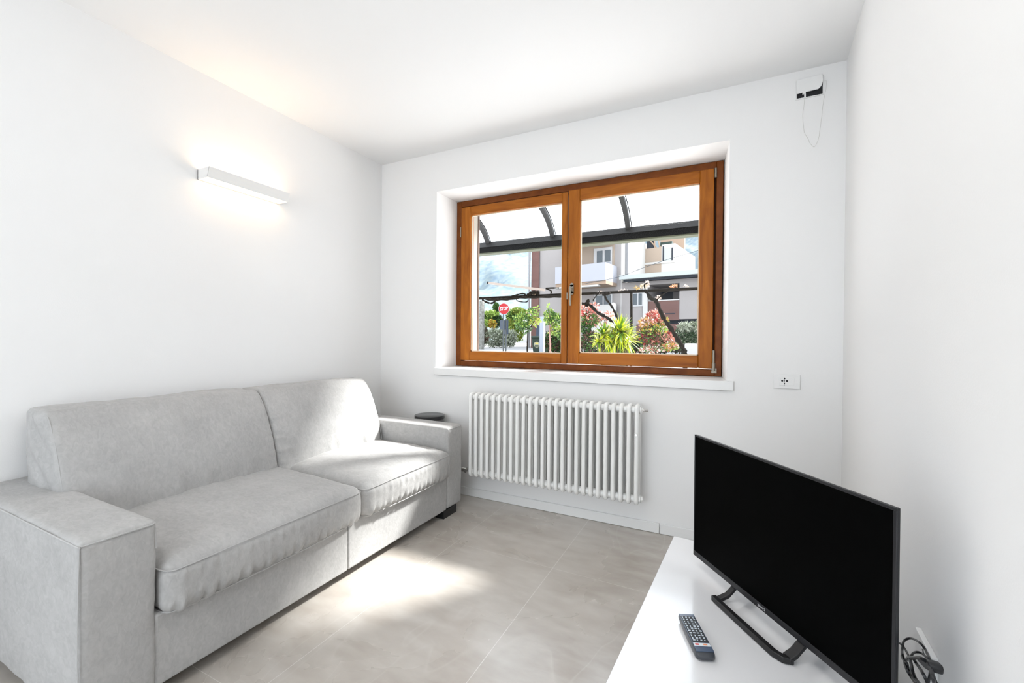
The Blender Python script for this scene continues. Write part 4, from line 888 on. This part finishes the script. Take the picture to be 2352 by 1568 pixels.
# ---- spiky yucca
def yucca(label, px, py, f, heads, seed):
    random.seed(seed); c = atf(px, py, f); root = empty('yucca', (c.x, c.y, 0)); tag(root, label, 'plant'); o = root.location.copy()
    ms = [leafm('yucca_lime', (0.55, 0.62, 0.03)), leafm('yucca_green', (0.10, 0.21, 0.015)), leafm('yucca_pale', (0.60, 0.60, 0.24))]
    V, F, MI = [], [], []
    for hx, hy, R_, n in heads:
        h = atf(hx, hy, f)-o; s = f/FPX
        MB().tube(catmull([Vector((0, 0, 0)), Vector((h.x*0.5, 0, h.z*0.5)), h], 4), 0.04, 8).build('stem', barkg, root, smooth=True)
        for k in range(n):
            az = random.uniform(0, 2*PI); el = math.radians(random.choice((random.uniform(-10, 85), random.uniform(-60, 40)))); L_ = R_*s*random.uniform(0.75, 1.12)
            d = Vector((math.cos(az)*math.cos(el), math.sin(az)*math.cos(el), math.sin(el))); side = d.cross(Vector((0, 0, 1))); side = side.normalized() if side.length > 0.1 else Vector((1, 0, 0))
            w0 = 0.019*random.uniform(0.8, 1.2); droop = 0.25*L_*(1-abs(math.sin(el))) if el > 0 else 0.35*L_
            k0 = len(V); seg = 6
            for i in range(seg+1):
                t = i/seg; p = h+d*L_*t-Vector((0, 0, droop*t**2.2)); ww = w0*(1-t)**0.7*(0.5+1.5*min(t*3, 0.5))
                V += [p-side*ww, p+Vector((0, 0, -0.003)), p+side*ww]
            mi = random.choices((0, 1, 2), (6, 3, 2))[0]
            for i in range(seg):
                for q in (0, 1): F.append((k0+3*i+q, k0+3*i+q+1, k0+3*i+3+q+1, k0+3*i+3+q)); MI.append(mi)
    mesh_obj('foliage', V, F, ms, root, matidx=MI, smooth=True)
    return root
yucca('lime green spiky yucca with several heads in the right sash', 1415, 770, 6.0, [(1424, 762, 44, 190), (1388, 769, 34, 110), (1410, 786, 40, 140), (1440, 782, 36, 110), (1375, 786, 22, 50)], 5)

# ---- flowering and red-tipped shrubs
bush('photinia', 'red-tipped shrub on the left of the spiky yucca', 'shrub', 1352, 698, 806, 20, 10, [pink, g_mid, g_dark, pale, brn, red], 3400, 0.03, 21,
     blobs=[(1348, 712, 17, 14, (0, 0, 3, 5)), (1366, 706, 9, 10, (0, 5, 3)), (1356, 735, 20, 16, (1, 1, 0)), (1375, 727, 14, 10, (3, 0)), (1345, 752, 14, 14, (1, 2)), (1355, 782, 20, 24, (2, 4, 4, 1)), (1400, 722, 10, 6, (0, 3)), (1385, 738, 8, 8, (4, 0))])
bush('photinia', 'large red-tipped shrub beneath the thick vine trunk', 'shrub', 1510, 712, 806, 40, 9.2, [pink, g_lt, g_mid, pale, brn, red, gold], 5200, 0.03, 22,
     blobs=[(1505, 727, 19, 13, (0, 0, 3, 5)), (1486, 742, 17, 12, (0, 3, 6)), (1520, 740, 14, 12, (0, 6, 1)), (1490, 757, 18, 14, (6, 2, 1, 4)), (1517, 756, 14, 16, (6, 1, 1, 3)), (1485, 777, 14, 14, (4, 4, 2, 5)), (1512, 778, 20, 12, (4, 2, 0)), (1539, 762, 8, 10, (5, 0, 5)), (1537, 780, 16, 10, (0, 3, 0)), (1500, 782, 14, 5, (5, 0)), (1530, 795, 26, 8, (3, 1, 6, 0)), (1495, 802, 24, 6, (3, 3, 0, 2)), (1550, 792, 12, 8, (1, 1))])
bush('silver_shrub', 'silvery grey-leaved shrub at the right edge of the window', 'shrub', 1583, 740, 795, 28, 12, [g_gry2, g_gry, g_dark], 2600, 0.035, 23,
     blobs=[(1572, 752, 14, 12, (0, 0, 1)), (1592, 760, 16, 14, (0, 1)), (1580, 775, 22, 14, (2, 2, 1)), (1598, 745, 12, 6, (1, 1)), (1560, 765, 8, 10, (2, 0))])
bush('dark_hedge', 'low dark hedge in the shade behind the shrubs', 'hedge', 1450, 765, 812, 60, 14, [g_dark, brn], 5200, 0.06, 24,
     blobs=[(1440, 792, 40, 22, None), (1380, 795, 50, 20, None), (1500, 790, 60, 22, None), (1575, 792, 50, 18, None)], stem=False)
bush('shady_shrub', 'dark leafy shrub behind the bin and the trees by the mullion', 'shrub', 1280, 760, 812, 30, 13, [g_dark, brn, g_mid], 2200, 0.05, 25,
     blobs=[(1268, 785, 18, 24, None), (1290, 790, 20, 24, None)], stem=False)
c = atf(1596, 800, 10.5); lw = MB().box((-0.22, -0.15, 0), (0.5, 0.15, c.z-G0+0.12)).build('low_white_wall', whm, bevel=0.01); lw.location = (c.x, c.y, G0); tag(lw, 'low white wall block below the silver shrub', 'wall block')
